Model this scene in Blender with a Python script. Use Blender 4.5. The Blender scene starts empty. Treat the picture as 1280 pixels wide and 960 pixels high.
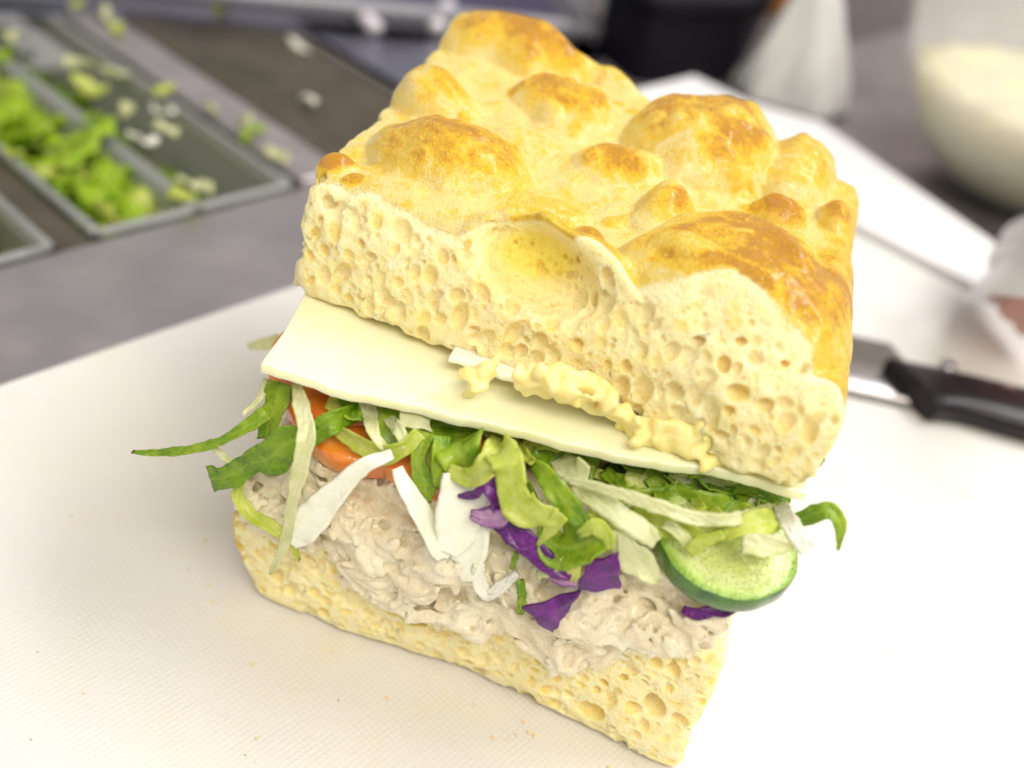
import bpy, math, random, time
import numpy as np
from mathutils import Vector

CM = 0.01            # everything below is laid out in centimetres and stored in metres
rnd = random.Random(7)
nrng = np.random.default_rng(11)
scn = bpy.context.scene
COL = scn.collection

# ------------------------------------------------------------------ camera
F_PX, W_PX, H_PX = 1300.0, 1280, 960
CAM = np.array([8.03, -14.37, 19.07])
_up = -np.array([250 - 640, 480 - 2200, -F_PX]); _up /= np.linalg.norm(_up)
def _ray(p): return np.array([p[0] - 640, 480 - p[1], -F_PX], float)
_hit = lambda p: _ray(p) * (-1.0 / (_ray(p) @ _up))
_L, _R = _hit((300, 740)), _hit((845, 962))
_s = 10.5 / np.linalg.norm(_R - _L); _L *= _s; _R *= _s
_X = (_R - _L); _X -= _up * (_X @ _up); _X /= np.linalg.norm(_X)
ROT = np.array([_X, np.cross(_up, _X), _up])          # world = ROT @ camera
CAM = -ROT @ _L
VIEW = -ROT[:, 2]
def at(px, py, z=0.0):
    r = ROT @ _ray((px, py)); return CAM + r * ((z - CAM[2]) / r[2])
def atY(px, py, y=0.0):
    r = ROT @ _ray((px, py)); return CAM + r * ((y - CAM[1]) / r[1])

cam_d = bpy.data.cameras.new('camera')
cam = bpy.data.objects.new('camera', cam_d); COL.objects.link(cam)
from mathutils import Matrix
cam.matrix_world = Matrix([[*ROT[0], CAM[0] * CM], [*ROT[1], CAM[1] * CM], [*ROT[2], CAM[2] * CM], [0, 0, 0, 1]])
cam_d.sensor_width = 36.0; cam_d.lens = 36.0 * F_PX / W_PX
cam_d.clip_start = 0.01; cam_d.clip_end = 30.0
cam_d.dof.use_dof = True
cam_d.dof.focus_distance = 0.208
cam_d.dof.aperture_fstop = (cam_d.lens / 1000.0) / 0.0052      # a 5.2 mm wide pupil
cam_d.dof.aperture_blades = 0
scn.camera = cam

# ------------------------------------------------------------------ light
world = bpy.data.worlds.new('World'); scn.world = world; world.use_nodes = True
bg = world.node_tree.nodes['Background']
bg.inputs['Color'].default_value = (1.0, 0.965, 0.95, 1); bg.inputs['Strength'].default_value = 0.52
def area(name, loc, target, sx, sy, power, col):
    l = bpy.data.lights.new(name, 'AREA'); l.shape = 'RECTANGLE'; l.size = sx * CM; l.size_y = sy * CM
    l.energy = power; l.color = col
    o = bpy.data.objects.new(name, l); COL.objects.link(o)
    o.location = Vector(loc) * CM
    d = (Vector(target) - Vector(loc)); o.rotation_euler = d.to_track_quat('-Z', 'Y').to_euler()
    return o
area('ceiling_light_back', (62, 48, 105), (10, 6, 0), 90, 30, 12.5, (1.0, 0.985, 0.98))
area('fill_light_front', (48, -62, 120), (6, 4, 2), 100, 40, 16.0, (1.0, 0.92, 0.77))  # added fill lamp that brightens the faces towards the camera
scn.view_settings.view_transform = 'Standard'; scn.view_settings.look = 'None'
scn.view_settings.exposure = 0.06; scn.view_settings.gamma = 1.0
scn.view_settings.use_curve_mapping = False
scn.render.engine = 'CYCLES'
scn.cycles.max_bounces = 10; scn.cycles.diffuse_bounces = 5; scn.cycles.glossy_bounces = 4
scn.cycles.transmission_bounces = 8; scn.cycles.transparent_max_bounces = 12
scn.cycles.sample_clamp_indirect = 4.0; scn.cycles.use_denoising = True
scn.cycles.caustics_refractive = False; scn.cycles.caustics_reflective = False

# ------------------------------------------------------------------ helpers: objects
def link(name, me, mat, parent=None, smooth=True):
    o = bpy.data.objects.new(name, me); COL.objects.link(o)
    if mat is not None:
        for m in (mat if isinstance(mat, (list, tuple)) else [mat]): me.materials.append(m)
    if parent is not None: o.parent = parent
    if smooth: me.shade_smooth()
    return o
def mesh(name, V, Fc, mat, parent=None, smooth=True, uv=None):
    me = bpy.data.meshes.new(name)
    V = np.asarray(V, np.float64) * CM
    Fc = Fc if isinstance(Fc, np.ndarray) else [tuple(int(i) for i in f) for f in Fc]
    if isinstance(Fc, np.ndarray):
        n = len(Fc); k = Fc.shape[1]
        me.vertices.add(len(V)); me.vertices.foreach_set('co', V.astype(np.float32).ravel())
        me.loops.add(n * k); me.loops.foreach_set('vertex_index', Fc.astype(np.int32).ravel())
        me.polygons.add(n); me.polygons.foreach_set('loop_start', np.arange(0, n * k, k, dtype=np.int32))
        me.update(calc_edges=True)
    else:
        me.from_pydata([tuple(v) for v in V], [], Fc)
    if uv is not None:
        a = me.attributes.new('leaf_uv', 'FLOAT2', 'POINT'); a.data.foreach_set('vector', np.asarray(uv, np.float32).ravel())
    me.validate(); me.update()
    return link(name, me, mat, parent, smooth)
def attr(o, name, vals):
    a = o.data.attributes.new(name, 'FLOAT', 'POINT'); a.data.foreach_set('value', np.asarray(vals, np.float32))
def tag(o, label, cat=None, group=None, kind=None):
    if label: o['label'] = label
    if cat: o['category'] = cat
    if group: o['group'] = group
    if kind: o['kind'] = kind
    return o
def empty(name, loc, label, cat, group=None):
    o = bpy.data.objects.new(name, None); COL.objects.link(o); o.empty_display_size = 0.01
    return tag(o, label, cat, group)

def box_mesh(x0, x1, y0, y1, z0, z1, r=0.1, seg=3, frame=None):
    """rounded box; frame = (e1, e2) horizontal axes"""
    import bmesh
    bm = bmesh.new(); bmesh.ops.create_cube(bm, size=1.0)
    for v in bm.verts:
        v.co = Vector(((v.co.x + .5) * (x1 - x0) + x0, (v.co.y + .5) * (y1 - y0) + y0, (v.co.z + .5) * (z1 - z0) + z0))
    if r > 0: bmesh.ops.bevel(bm, geom=bm.edges[:], offset=r, segments=seg, affect='EDGES', profile=0.5)
    V = np.array([v.co[:] for v in bm.verts]); Fc = [[v.index for v in f.verts] for f in bm.faces]
    bm.free()
    if frame is not None:
        e1, e2 = frame
        V = np.stack([V[:, 0] * e1[0] + V[:, 1] * e2[0], V[:, 0] * e1[1] + V[:, 1] * e2[1], V[:, 2]], 1)
    return V, Fc
def prism(poly, z0, z1, r=0.0, seg=2):
    """vertical prism over a polygon [(x, y)...] with bevelled edges"""
    import bmesh
    bm = bmesh.new()
    b = [bm.verts.new((x, y, z0)) for x, y in poly]
    f = bm.faces.new(b)
    g = bmesh.ops.extrude_face_region(bm, geom=[f])
    for v in g['geom']:
        if isinstance(v, bmesh.types.BMVert): v.co.z = z1
    bmesh.ops.recalc_face_normals(bm, faces=bm.faces[:])
    if r > 0:
        bmesh.ops.bevel(bm, geom=bm.edges[:], offset=r, segments=seg, affect='EDGES', profile=0.5)
    V = np.array([v.co[:] for v in bm.verts]); bm.verts.index_update()
    Fc = [[v.index for v in q.verts] for q in bm.faces]; bm.free()
    return V, Fc
def round_rect(x0, x1, y0, y1, r, n=6):
    P = []
    for cx, cy, a0 in ((x1 - r, y1 - r, 0), (x0 + r, y1 - r, 90), (x0 + r, y0 + r, 180), (x1 - r, y0 + r, 270)):
        for i in range(n + 1):
            a = math.radians(a0 + 90 * i / n); P.append((cx + r * math.cos(a), cy + r * math.sin(a)))
    return P
def lathe(profile, n=48, c=(0, 0), closed=False):
    V = []; Fc = []
    for (r, z) in profile:
        for k in range(n):
            a = 2 * math.pi * k / n; V.append((c[0] + r * math.cos(a), c[1] + r * math.sin(a), z))
    m = len(profile)
    for i in range(m - 1 + (1 if closed else 0)):
        for k in range(n):
            a, b = i * n + k, i * n + (k + 1) % n; j = (i + 1) % m
            Fc.append((a, b, j * n + (k + 1) % n, j * n + k))
    return np.array(V), Fc

# ------------------------------------------------------------------ helpers: volumes
def _bs(n, cells):
    """cubic B-spline weights of n samples over a lattice of the given number of cells"""
    t = np.linspace(0, cells, n, endpoint=False) + 1e-4; i = np.floor(t).astype(int); f = (t - i)
    W = np.zeros((n, int(math.ceil(cells)) + 4), np.float32); r = np.arange(n)
    W[r, i] = (1 - f) ** 3 / 6; W[r, i + 1] = (3 * f**3 - 6 * f**2 + 4) / 6
    W[r, i + 2] = (-3 * f**3 + 3 * f**2 + 3 * f + 1) / 6; W[r, i + 3] = f**3 / 6
    return W
def noise3(shape, h, size, seed, aniso=(1, 1, 1)):
    """smooth random field, roughly -1..1, with features about size cm"""
    g = np.random.default_rng(seed)
    Ws = [_bs(n, n * h / (size * a)) for n, a in zip(shape, aniso)]
    R = g.uniform(-1, 1, [w.shape[1] for w in Ws]).astype(np.float32)
    R = np.tensordot(Ws[0], R, (1, 0)); R = np.einsum('jb,ibc->ijc', Ws[1], R, optimize=True)
    R = np.matmul(R, Ws[2].T)
    return R * 2.2
def noise2(shape, h, size, seed):
    g = np.random.default_rng(seed)
    Wa, Wb = _bs(shape[0], shape[0] * h / size), _bs(shape[1], shape[1] * h / size)
    return (Wa @ g.uniform(-1, 1, (Wa.shape[1], Wb.shape[1])).astype(np.float32) @ Wb.T) * 1.8
def smax(a, b, k):
    h = np.clip(0.5 + 0.5 * (a - b) / k, 0, 1); return b * (1 - h) + a * h + k * h * (1 - h)
def smin(a, b, k): return -smax(-a, -b, k)
def sstep(a, b, x):
    t = np.clip((x - a) / (b - a), 0, 1); return t * t * (3 - 2 * t)
class Grid:
    def __init__(s, lo, hi, h):
        s.lo = np.array(lo, float); s.h = h; s.shape = tuple(int((b - a) / h) + 1 for a, b in zip(lo, hi))
        s.x = (lo[0] + h * np.arange(s.shape[0], dtype=np.float32))[:, None, None]
        s.y = (lo[1] + h * np.arange(s.shape[1], dtype=np.float32))[None, :, None]
        s.z = (lo[2] + h * np.arange(s.shape[2], dtype=np.float32))[None, None, :]
    def local(s, c, r):
        sl = []
        for k in range(3):
            a = int(max(0, (c[k] - r - s.lo[k]) / s.h)); b = int(min(s.shape[k], (c[k] + r - s.lo[k]) / s.h + 2))
            if a >= b: return None
            sl.append(slice(a, b))
        return tuple(sl), s.x[sl[0]], s.y[:, sl[1]], s.z[:, :, sl[2]]
    def sample(s, A, V):
        q = np.clip(((V - s.lo) / s.h), 0, np.array(s.shape) - 1.001); i = q.astype(int); f = q - i
        o = 0
        for dx in (0, 1):
            for dy in (0, 1):
                for dz in (0, 1):
                    w = (f[:, 0] if dx else 1 - f[:, 0]) * (f[:, 1] if dy else 1 - f[:, 1]) * (f[:, 2] if dz else 1 - f[:, 2])
                    o = o + w * A[i[:, 0] + dx, i[:, 1] + dy, i[:, 2] + dz]
        return o
def ellipsoid(g, F, c, rad, axes=None, k=0.05, carve=False, ns=None, amp=0.0):
    """add (or carve out) an ellipsoid with radii rad along the rows of axes"""
    R = max(rad) * 1.25 + 2 * k
    L = g.local(c, R)
    if L is None: return
    sl, x, y, z = L
    dx, dy, dz = x - c[0], y - c[1], z - c[2]
    if axes is None: axes = np.eye(3)
    q = 0; 
    for a, r in zip(axes, rad): q = q + ((dx * a[0] + dy * a[1] + dz * a[2]) / r) ** 2
    d = (np.sqrt(q) - 1) * min(rad)
    if ns is not None: d = d + amp * ns[sl]
    F[sl] = smax(F[sl], -d, k) if carve else smin(F[sl], d, k)
def rot_axes(g):
    M, _ = np.linalg.qr(g.normal(size=(3, 3))); return M.T
def surface_nets(g, F):
    nx, ny, nz = F.shape
    S = F < 0
    S[0] = S[-1] = False; S[:, 0] = S[:, -1] = False; S[:, :, 0] = S[:, :, -1] = False
    c = S[:-1, :-1, :-1].astype(np.uint8)
    for a in range(1, 8):
        dx, dy, dz = a & 1, (a >> 1) & 1, (a >> 2) & 1
        c = c + S[dx:nx - 1 + dx, dy:ny - 1 + dy, dz:nz - 1 + dz]
    act = (c > 0) & (c < 8)
    I = np.argwhere(act); idx = -np.ones(act.shape, np.int32); idx[act] = np.arange(len(I))
    P = np.zeros((len(I), 3)); n = np.zeros(len(I))
    Fb = np.where(S, np.minimum(F, -1e-5), np.maximum(F, 1e-5))
    corners = [np.array([a & 1, (a >> 1) & 1, (a >> 2) & 1]) for a in range(8)]
    val = [Fb[I[:, 0] + k[0], I[:, 1] + k[1], I[:, 2] + k[2]] for k in corners]
    for a in range(8):
        for b in range(a + 1, 8):
            if bin(a ^ b).count('1') != 1: continue
            va, vb = val[a], val[b]; m = (va < 0) != (vb < 0)
            t = np.where(m, va / np.where(m, va - vb, 1), 0)
            p = corners[a][None] + t[:, None] * (corners[b] - corners[a])[None]
            P += np.where(m[:, None], p, 0); n += m
    V = g.lo + g.h * (I + P / n[:, None])
    quads = []
    for ax in range(3):
        sa = [slice(1, -1)] * 3; sb = [slice(1, -1)] * 3
        sa[ax] = slice(0, -1); sb[ax] = slice(1, None)
        A, B = S[tuple(sa)], S[tuple(sb)]
        e = np.argwhere(A != B)
        if len(e) == 0: continue
        fl = A[tuple(e.T)]
        off = [1, 1, 1]; off[ax] = 0; e = e + np.array(off)
        u, v = [(1, 2), (2, 0), (0, 1)][ax]
        def cell(du, dv):
            q = e.copy(); q[:, u] -= du; q[:, v] -= dv; return idx[q[:, 0], q[:, 1], q[:, 2]]
        Q = np.stack([cell(1, 1), cell(0, 1), cell(0, 0), cell(1, 0)], 1)
        Q[~fl] = Q[~fl][:, ::-1]
        quads.append(Q)
    return V, np.concatenate(quads)
def big_only(V, Q, least=3000):
    """drop the small loose islands of a mesh"""
    lab = np.arange(len(V))
    for _ in range(200):
        m = lab[Q].min(1); new = lab.copy()
        for k in range(4): np.minimum.at(new, Q[:, k], m)
        new = new[new]
        if (new == lab).all(): break
        lab = new
    cnt = np.bincount(lab, minlength=len(V)); keep = cnt[lab] >= least
    Q = Q[keep[Q[:, 0]]]; u, inv = np.unique(Q, return_inverse=True)
    return V[u], inv.reshape(Q.shape).astype(np.int32)
def vnormals(V, Q):
    n = np.cross(V[Q[:, 2]] - V[Q[:, 0]], V[Q[:, 3]] - V[Q[:, 1]])
    N = np.zeros_like(V)
    for k in range(4): np.add.at(N, Q[:, k], n)
    return N / (np.linalg.norm(N, axis=1, keepdims=True) + 1e-12)
def submesh(V, Q, keep):
    Qk = Q[keep]; u, inv = np.unique(Qk, return_inverse=True)
    return u, V[u], inv.reshape(Qk.shape).astype(np.int32)

# ------------------------------------------------------------------ helpers: materials
def new_mat(name):
    m = bpy.data.materials.new(name); m.use_nodes = True; nt = m.node_tree
    return m, nt, nt.nodes, nt.links, nt.nodes['Principled BSDF']
class NB:
    """small node builder"""
    def __init__(s, nt): s.nt = nt; s.n = nt.nodes; s.l = nt.links; s._co = None
    def node(s, t, **kw):
        n = s.n.new(t)
        for k, v in kw.items(): setattr(n, k, v)
        return n
    def set(s, sock, v):
        if hasattr(v, 'is_output'): s.l.new(v, sock)
        elif v is not None:
            if isinstance(v, (tuple, list)) and len(v) == 3 and sock.type == 'RGBA': v = (*v, 1)
            sock.default_value = v
    def co(s, scale=100.0):
        if s._co is None: s._co = s.node('ShaderNodeTexCoord').outputs['Object']
        m = s.node('ShaderNodeMapping'); s.l.new(s._co, m.inputs[0])
        m.inputs['Scale'].default_value = (scale,) * 3 if not isinstance(scale, tuple) else scale
        return m.outputs[0]
    def noise(s, scale, detail=3, rough=.55, dist=0, co=None, out='Fac'):
        n = s.node('ShaderNodeTexNoise'); s.l.new(co or s.co(), n.inputs['Vector'])
        n.inputs['Scale'].default_value = scale; n.inputs['Detail'].default_value = detail
        n.inputs['Roughness'].default_value = rough; n.inputs['Distortion'].default_value = dist
        return n.outputs[out]
    def vor(s, scale, feature='F1', out='Distance', co=None, rand=1.0):
        n = s.node('ShaderNodeTexVoronoi', feature=feature); s.l.new(co or s.co(), n.inputs['Vector'])
        n.inputs['Scale'].default_value = scale; n.inputs['Randomness'].default_value = rand
        return n.outputs[out]
    def math(s, op, a, b=None, c=None, clamp=False):
        n = s.node('ShaderNodeMath', operation=op); n.use_clamp = clamp
        s.set(n.inputs[0], a)
        if b is not None: s.set(n.inputs[1], b)
        if c is not None: s.set(n.inputs[2], c)
        return n.outputs[0]
    def map(s, v, a, b, c=0.0, d=1.0, smooth=True):
        n = s.node('ShaderNodeMapRange'); n.interpolation_type = 'SMOOTHSTEP' if smooth else 'LINEAR'
        s.set(n.inputs['Value'], v)
        for k, q in zip(('From Min', 'From Max', 'To Min', 'To Max'), (a, b, c, d)): s.set(n.inputs[k], q)
        return n.outputs['Result']
    def mix(s, f, a, b, mode='MIX'):
        n = s.node('ShaderNodeMix', data_type='RGBA', blend_type=mode); s.set(n.inputs[0], f)
        s.set(n.inputs[6], a); s.set(n.inputs[7], b); return n.outputs[2]
    def attr(s, name, out='Fac'):
        n = s.node('ShaderNodeAttribute'); n.attribute_name = name; return n.outputs[out]
    def ramp(s, f, stops):
        n = s.node('ShaderNodeValToRGB'); s.set(n.inputs[0], f); e = n.color_ramp.elements
        while len(e) < len(stops): e.new(0.5)
        for q, (p, c) in zip(e, stops): q.position = p; q.color = (*c, 1)
        return n.outputs['Color']
    def bump(s, hgt, strength=0.5, dist=0.01, normal=None):
        n = s.node('ShaderNodeBump'); s.set(n.inputs['Height'], hgt)
        n.inputs['Strength'].default_value = strength; n.inputs['Distance'].default_value = dist * CM
        if normal is not None: s.l.new(normal, n.inputs['Normal'])
        return n.outputs['Normal']
def P(bsdf, nb, **kw):
    names = dict(col='Base Color', rough='Roughness', metal='Metallic', ior='IOR', sss='Subsurface Weight', rad='Subsurface Radius',
                 scale='Subsurface Scale', spec='Specular IOR Level', coat='Coat Weight', coatr='Coat Roughness', trans='Transmission Weight',
                 normal='Normal', emis='Emission Color', emiss='Emission Strength', alpha='Alpha', sheen='Sheen Weight')
    for k, v in kw.items(): nb.set(bsdf.inputs[names[k]], v)

def mat_bread():
    m, nt, N, L, b = new_mat('baked bread'); nb = NB(nt)
    crust, brown = nb.attr('crust'), nb.attr('brown')
    n1 = nb.noise(2.2, 5, .65); n2 = nb.noise(9, 4, .7); n3 = nb.noise(38, 3, .7)
    sp = nb.vor(7.5); sp2 = nb.vor(17)
    f = nb.math('ADD', brown, nb.math('MULTIPLY', nb.math('SUBTRACT', n1, .5), 1.7))
    f = nb.math('ADD', f, nb.math('MULTIPLY', nb.math('SUBTRACT', n2, .5), 1.0))
    f = nb.math('ADD', f, nb.math('MULTIPLY', nb.math('SUBTRACT', n3, .5), .6))
    st_ = nb.noise(5.5, 5, .75, 1.5)
    f = nb.math('ADD', f, nb.math('MULTIPLY', nb.math('SUBTRACT', st_, .5), 1.1))
    f = nb.math('SUBTRACT', f, .02, clamp=True)
    cr = nb.ramp(f, [(0.0, (.97, .78, .30)), (.22, (.96, .69, .12)), (.48, (.92, .62, .025)), (.74, (.84, .47, .008)), (1.0, (.62, .29, .005))])
    # pale blisters and flour specks on the crust
    spk = nb.math('MULTIPLY', nb.map(sp, .12, .26, 1, 0), nb.map(nb.noise(3.0, 2), .48, .62))
    spk = nb.math('MAXIMUM', spk, nb.math('MULTIPLY', nb.map(sp2, .10, .22, .8, 0), nb.map(nb.noise(4.5, 2), .45, .6)))
    cr = nb.mix(nb.math('MULTIPLY', spk, .75), cr, (.94, .76, .36))
    crumb = nb.ramp(nb.noise(3.0, 5, .7), [(.3, (.94, .79, .40)), (.55, (.955, .835, .49)), (.75, (.965, .89, .64))])
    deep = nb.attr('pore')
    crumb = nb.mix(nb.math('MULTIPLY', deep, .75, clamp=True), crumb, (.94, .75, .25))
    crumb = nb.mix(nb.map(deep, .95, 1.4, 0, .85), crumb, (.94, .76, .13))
    ck = nb.math('ADD', crust, nb.math('MULTIPLY', nb.math('SUBTRACT', n2, .5), .5))
    cm = nb.map(ck, .2, .75)
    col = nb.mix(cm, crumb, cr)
    # relief: fibrous torn crumb full of little pits, taut wrinkled crust
    w = nb.node('ShaderNodeVectorMath', operation='ADD'); nn_ = nb.noise(6, 3, .6, out='Color'); sc_ = nb.node('ShaderNodeVectorMath', operation='SCALE')
    nb.l.new(nn_, sc_.inputs[0]); sc_.inputs['Scale'].default_value = .12; nb.l.new(nb.co(), w.inputs[0]); nb.l.new(sc_.outputs[0], w.inputs[1]); wc = w.outputs[0]
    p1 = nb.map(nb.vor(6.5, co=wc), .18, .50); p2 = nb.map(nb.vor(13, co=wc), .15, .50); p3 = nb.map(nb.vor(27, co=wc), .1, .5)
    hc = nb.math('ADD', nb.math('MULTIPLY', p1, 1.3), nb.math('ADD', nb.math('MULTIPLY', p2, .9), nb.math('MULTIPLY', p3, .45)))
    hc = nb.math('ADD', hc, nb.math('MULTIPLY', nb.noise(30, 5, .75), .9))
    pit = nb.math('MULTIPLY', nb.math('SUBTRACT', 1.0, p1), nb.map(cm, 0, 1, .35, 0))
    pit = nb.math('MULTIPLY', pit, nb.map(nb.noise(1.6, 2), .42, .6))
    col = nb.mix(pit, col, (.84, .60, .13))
    wr = nb.noise(15, 4, .7, .8, co=nb.co((100.0, 55.0, 100.0)))
    hk = nb.math('ADD', nb.math('MULTIPLY', wr, 1.2), nb.math('MULTIPLY', n3, .8))
    hk = nb.math('ADD', hk, nb.math('MULTIPLY', spk, .5))
    hh = nb.node('ShaderNodeMix', data_type='FLOAT'); nb.set(hh.inputs[0], cm); nb.set(hh.inputs[2], nb.math('MULTIPLY', hc, .15)); nb.set(hh.inputs[3], nb.math('MULTIPLY', hk, .62))
    nm = nb.bump(hh.outputs[0], 1.0, .10)
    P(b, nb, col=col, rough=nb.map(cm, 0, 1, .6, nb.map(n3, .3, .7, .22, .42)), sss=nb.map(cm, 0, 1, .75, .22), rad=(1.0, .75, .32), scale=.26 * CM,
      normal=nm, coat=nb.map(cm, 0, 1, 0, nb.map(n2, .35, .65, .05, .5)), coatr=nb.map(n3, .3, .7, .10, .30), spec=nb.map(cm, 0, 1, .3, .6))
    return m
def mat_tuna():
    m, nt, N, L, b = new_mat('creamy tuna salad'); nb = NB(nt)
    n1 = nb.noise(1.6, 5, .65, .6); n2 = nb.noise(7, 4, .65, 1.2)
    col = nb.ramp(n1, [(.3, (.78, .67, .45)), (.5, (.86, .77, .56)), (.7, (.93, .88, .70))])
    col = nb.mix(nb.map(n2, .55, .75, 0, .35), col, (.76, .60, .40))
    pep = nb.math('MULTIPLY', nb.map(nb.vor(5.2), .035, .055, 1, 0), nb.map(nb.noise(2.1, 2), .42, .5))
    col = nb.mix(pep, col, (.05, .04, .03))
    h = nb.math('ADD', nb.noise(9, 5, .6, 2.0), nb.math('MULTIPLY', nb.noise(34, 4, .6, 1.0), .5))
    h = nb.math('ADD', h, nb.math('MULTIPLY', nb.noise(4.5, 4, .6, 3.0, co=nb.co((100.0, 100.0, 45.0))), 1.6))
    P(b, nb, col=col, rough=nb.map(nb.noise(14, 3), .35, .65, .2, .5), sss=.6, rad=(1, .85, .6), scale=.10 * CM, normal=nb.bump(h, .7, .055), spec=.6, coat=.55, coatr=.14)
    return m
def mat_cheese(name, c1, c2):
    m, nt, N, L, b = new_mat(name); nb = NB(nt)
    col = nb.mix(nb.map(nb.noise(.9, 4, .6), .3, .7), c1, c2)
    h = nb.math('ADD', nb.noise(1.8, 3), nb.math('MULTIPLY', nb.noise(30, 3), .12))
    P(b, nb, col=col, rough=nb.map(nb.noise(5, 3), .3, .7, .28, .46), sss=.6, rad=(1, .75, .4), scale=.35 * CM, normal=nb.bump(h, .25, .06), spec=.45)
    return m
def mat_spread():
    m, nt, N, L, b = new_mat('pale yellow spread'); nb = NB(nt)
    col = nb.ramp(nb.noise(4, 4, .7), [(.3, (.88, .72, .24)), (.55, (.91, .80, .36)), (.8, (.94, .87, .54))])
    h = nb.math('ADD', nb.noise(9, 4, .65), nb.math('MULTIPLY', nb.noise(30, 3), .3))
    P(b, nb, col=col, rough=.33, sss=.6, rad=(1, .7, .3), scale=.2 * CM, normal=nb.bump(h, .5, .06))
    return m
def mat_leaf(name, c0, c1, vein, trans=.35, vs=4.5, rough=.32, edge=None):
    """c0..c1 mottled blade colours, vein colour along a branching net"""
    m, nt, N, L, b = new_mat(name); nb = NB(nt)
    uv = nb.node('ShaderNodeAttribute'); uv.attribute_name = 'leaf_uv'
    sep = nb.node('ShaderNodeSeparateXYZ'); nb.l.new(uv.outputs['Vector'], sep.inputs[0])
    v = sep.outputs['Y']
    n1 = nb.noise(2.2, 4, .6); n2 = nb.noise(10, 3, .6)
    col = nb.mix(nb.map(nb.math('ADD', nb.math('MULTIPLY', n1, .75), nb.math('MULTIPLY', n2, .25)), .36, .64), c0, c1)
    ve = nb.vor(vs, 'DISTANCE_TO_EDGE', co=nb.node('ShaderNodeVectorMath').outputs[0]) if False else nb.vor(vs, 'DISTANCE_TO_EDGE')
    vm = nb.map(ve, .0, .055, 1, 0)
    col = nb.mix(nb.math('MULTIPLY', vm, .28), col, vein)
    rib = nb.map(nb.math('ABSOLUTE', nb.math('SUBTRACT', v, .5)), .02, .09, 1, 0)
    col = nb.mix(nb.math('MULTIPLY', rib, .35), col, vein)
    if edge is not None:
        ed = nb.map(nb.math('ABSOLUTE', nb.math('SUBTRACT', v, .5)), .40, .49, 0, 1)
        col = nb.mix(nb.math('MULTIPLY', ed, .8), col, edge)
    h = nb.math('ADD', nb.math('MULTIPLY', vm, -.3), nb.math('MULTIPLY', nb.noise(16, 4, .6), .7))
    nm = nb.bump(h, .45, .035)
    P(b, nb, col=col, rough=nb.map(n2, .3, .7, rough - .12, rough + .15), normal=nm, spec=.55, coat=.2, coatr=.12)
    tr = nb.node('ShaderNodeBsdfTranslucent'); nb.set(tr.inputs[0], col); nb.l.new(nm, tr.inputs['Normal'])
    mx = nb.node('ShaderNodeMixShader'); mx.inputs[0].default_value = trans
    nb.l.new(b.outputs[0], mx.inputs[1]); nb.l.new(tr.outputs[0], mx.inputs[2]); nb.l.new(mx.outputs[0], N['Material Output'].inputs[0])
    return m
def simple(name, col, rough=.5, metal=0, nscale=None, c2=None, bump=0, bs=8, **kw):
    m, nt, N, L, b = new_mat(name); nb = NB(nt)
    c = col
    if c2 is not None: c = nb.mix(nb.map(nb.noise(nscale or 1, 4, .6), .3, .7), col, c2)
    if bump: kw['normal'] = nb.bump(nb.noise(bs, 4, .6), .5, bump)
    P(b, nb, col=c, rough=rough, metal=metal, **kw)
    return m
def mat_board():
    m, nt, N, L, b = new_mat('white polyethylene board'); nb = NB(nt)
    mp = nb.node('ShaderNodeMapping'); mp.inputs['Rotation'].default_value[2] = math.radians(25)
    nb.l.new(nb.co(), mp.inputs[0])
    sp = nb.node('ShaderNodeSeparateXYZ'); nb.l.new(mp.outputs[0], sp.inputs[0])
    K = 2 * math.pi / .125
    wob = nb.math('MULTIPLY', nb.noise(.7, 2), .0)
    sx = nb.math('SINE', nb.math('MULTIPLY', sp.outputs[0], K)); sy = nb.math('SINE', nb.math('MULTIPLY', sp.outputs[1], K))
    g = nb.math('MAXIMUM', nb.math('MULTIPLY', nb.math('ADD', sx, sy), .5), -.2)
    h = nb.math('ADD', nb.math('MULTIPLY', g, nb.map(nb.noise(1.2, 3), .3, .7, .5, 1.1)), nb.math('MULTIPLY', nb.noise(22, 3), .35))
    cuts = nb.map(nb.noise(.5, 5, .8, 3.0), .495, .5, 0, 1)
    col = nb.mix(nb.map(nb.noise(.16, 4, .6), .35, .7), (.68, .668, .648), (.70, .683, .64))
    st = nb.math('MULTIPLY', nb.map(nb.noise(.55, 4, .7), .52, .75), .5)
    col = nb.mix(st, col, (.70, .655, .50))
    pits = nb.math('MULTIPLY', nb.map(nb.vor(1.3), .03, .045, 1, 0), .7)
    col = nb.mix(pits, col, (.35, .24, .12))
    P(b, nb, col=col, rough=nb.map(nb.noise(3, 3), .3, .7, .34, .5), normal=nb.bump(h, .5, .018), sss=.25, rad=(1, .9, .7), scale=.3 * CM, spec=.5)
    return m
def mat_steel(name, c1, c2, r0, r1):
    m, nt, N, L, b = new_mat(name); nb = NB(nt)
    br = nb.noise(.35, 3, .5)
    st = nb.noise(6, 3, .6, co=nb.co((10.0, 900.0, 100.0)))
    col = nb.mix(nb.map(br, .3, .7), c1, c2)
    P(b, nb, col=col, metal=.9, rough=nb.map(nb.noise(.25, 4, .6), .3, .7, r0, r1), normal=nb.bump(st, .1, .01))
    return m
M_BREAD = mat_bread(); M_TUNA = mat_tuna(); M_SPREAD = mat_spread()
M_CHEESE = mat_cheese('pale yellow cheese', (.88, .85, .55), (.89, .87, .62))
M_CHEESE2 = mat_cheese('whiter cheese', (.90, .85, .68), (.92, .89, .76))
M_GREEN = mat_leaf('green lettuce blade', (.20, .40, .012), (.48, .63, .045), (.60, .72, .14), .45, 3.6)
M_DARK = mat_leaf('dark green lettuce blade', (.12, .28, .006), (.30, .48, .02), (.45, .58, .07), .40, 3.6)
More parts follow.
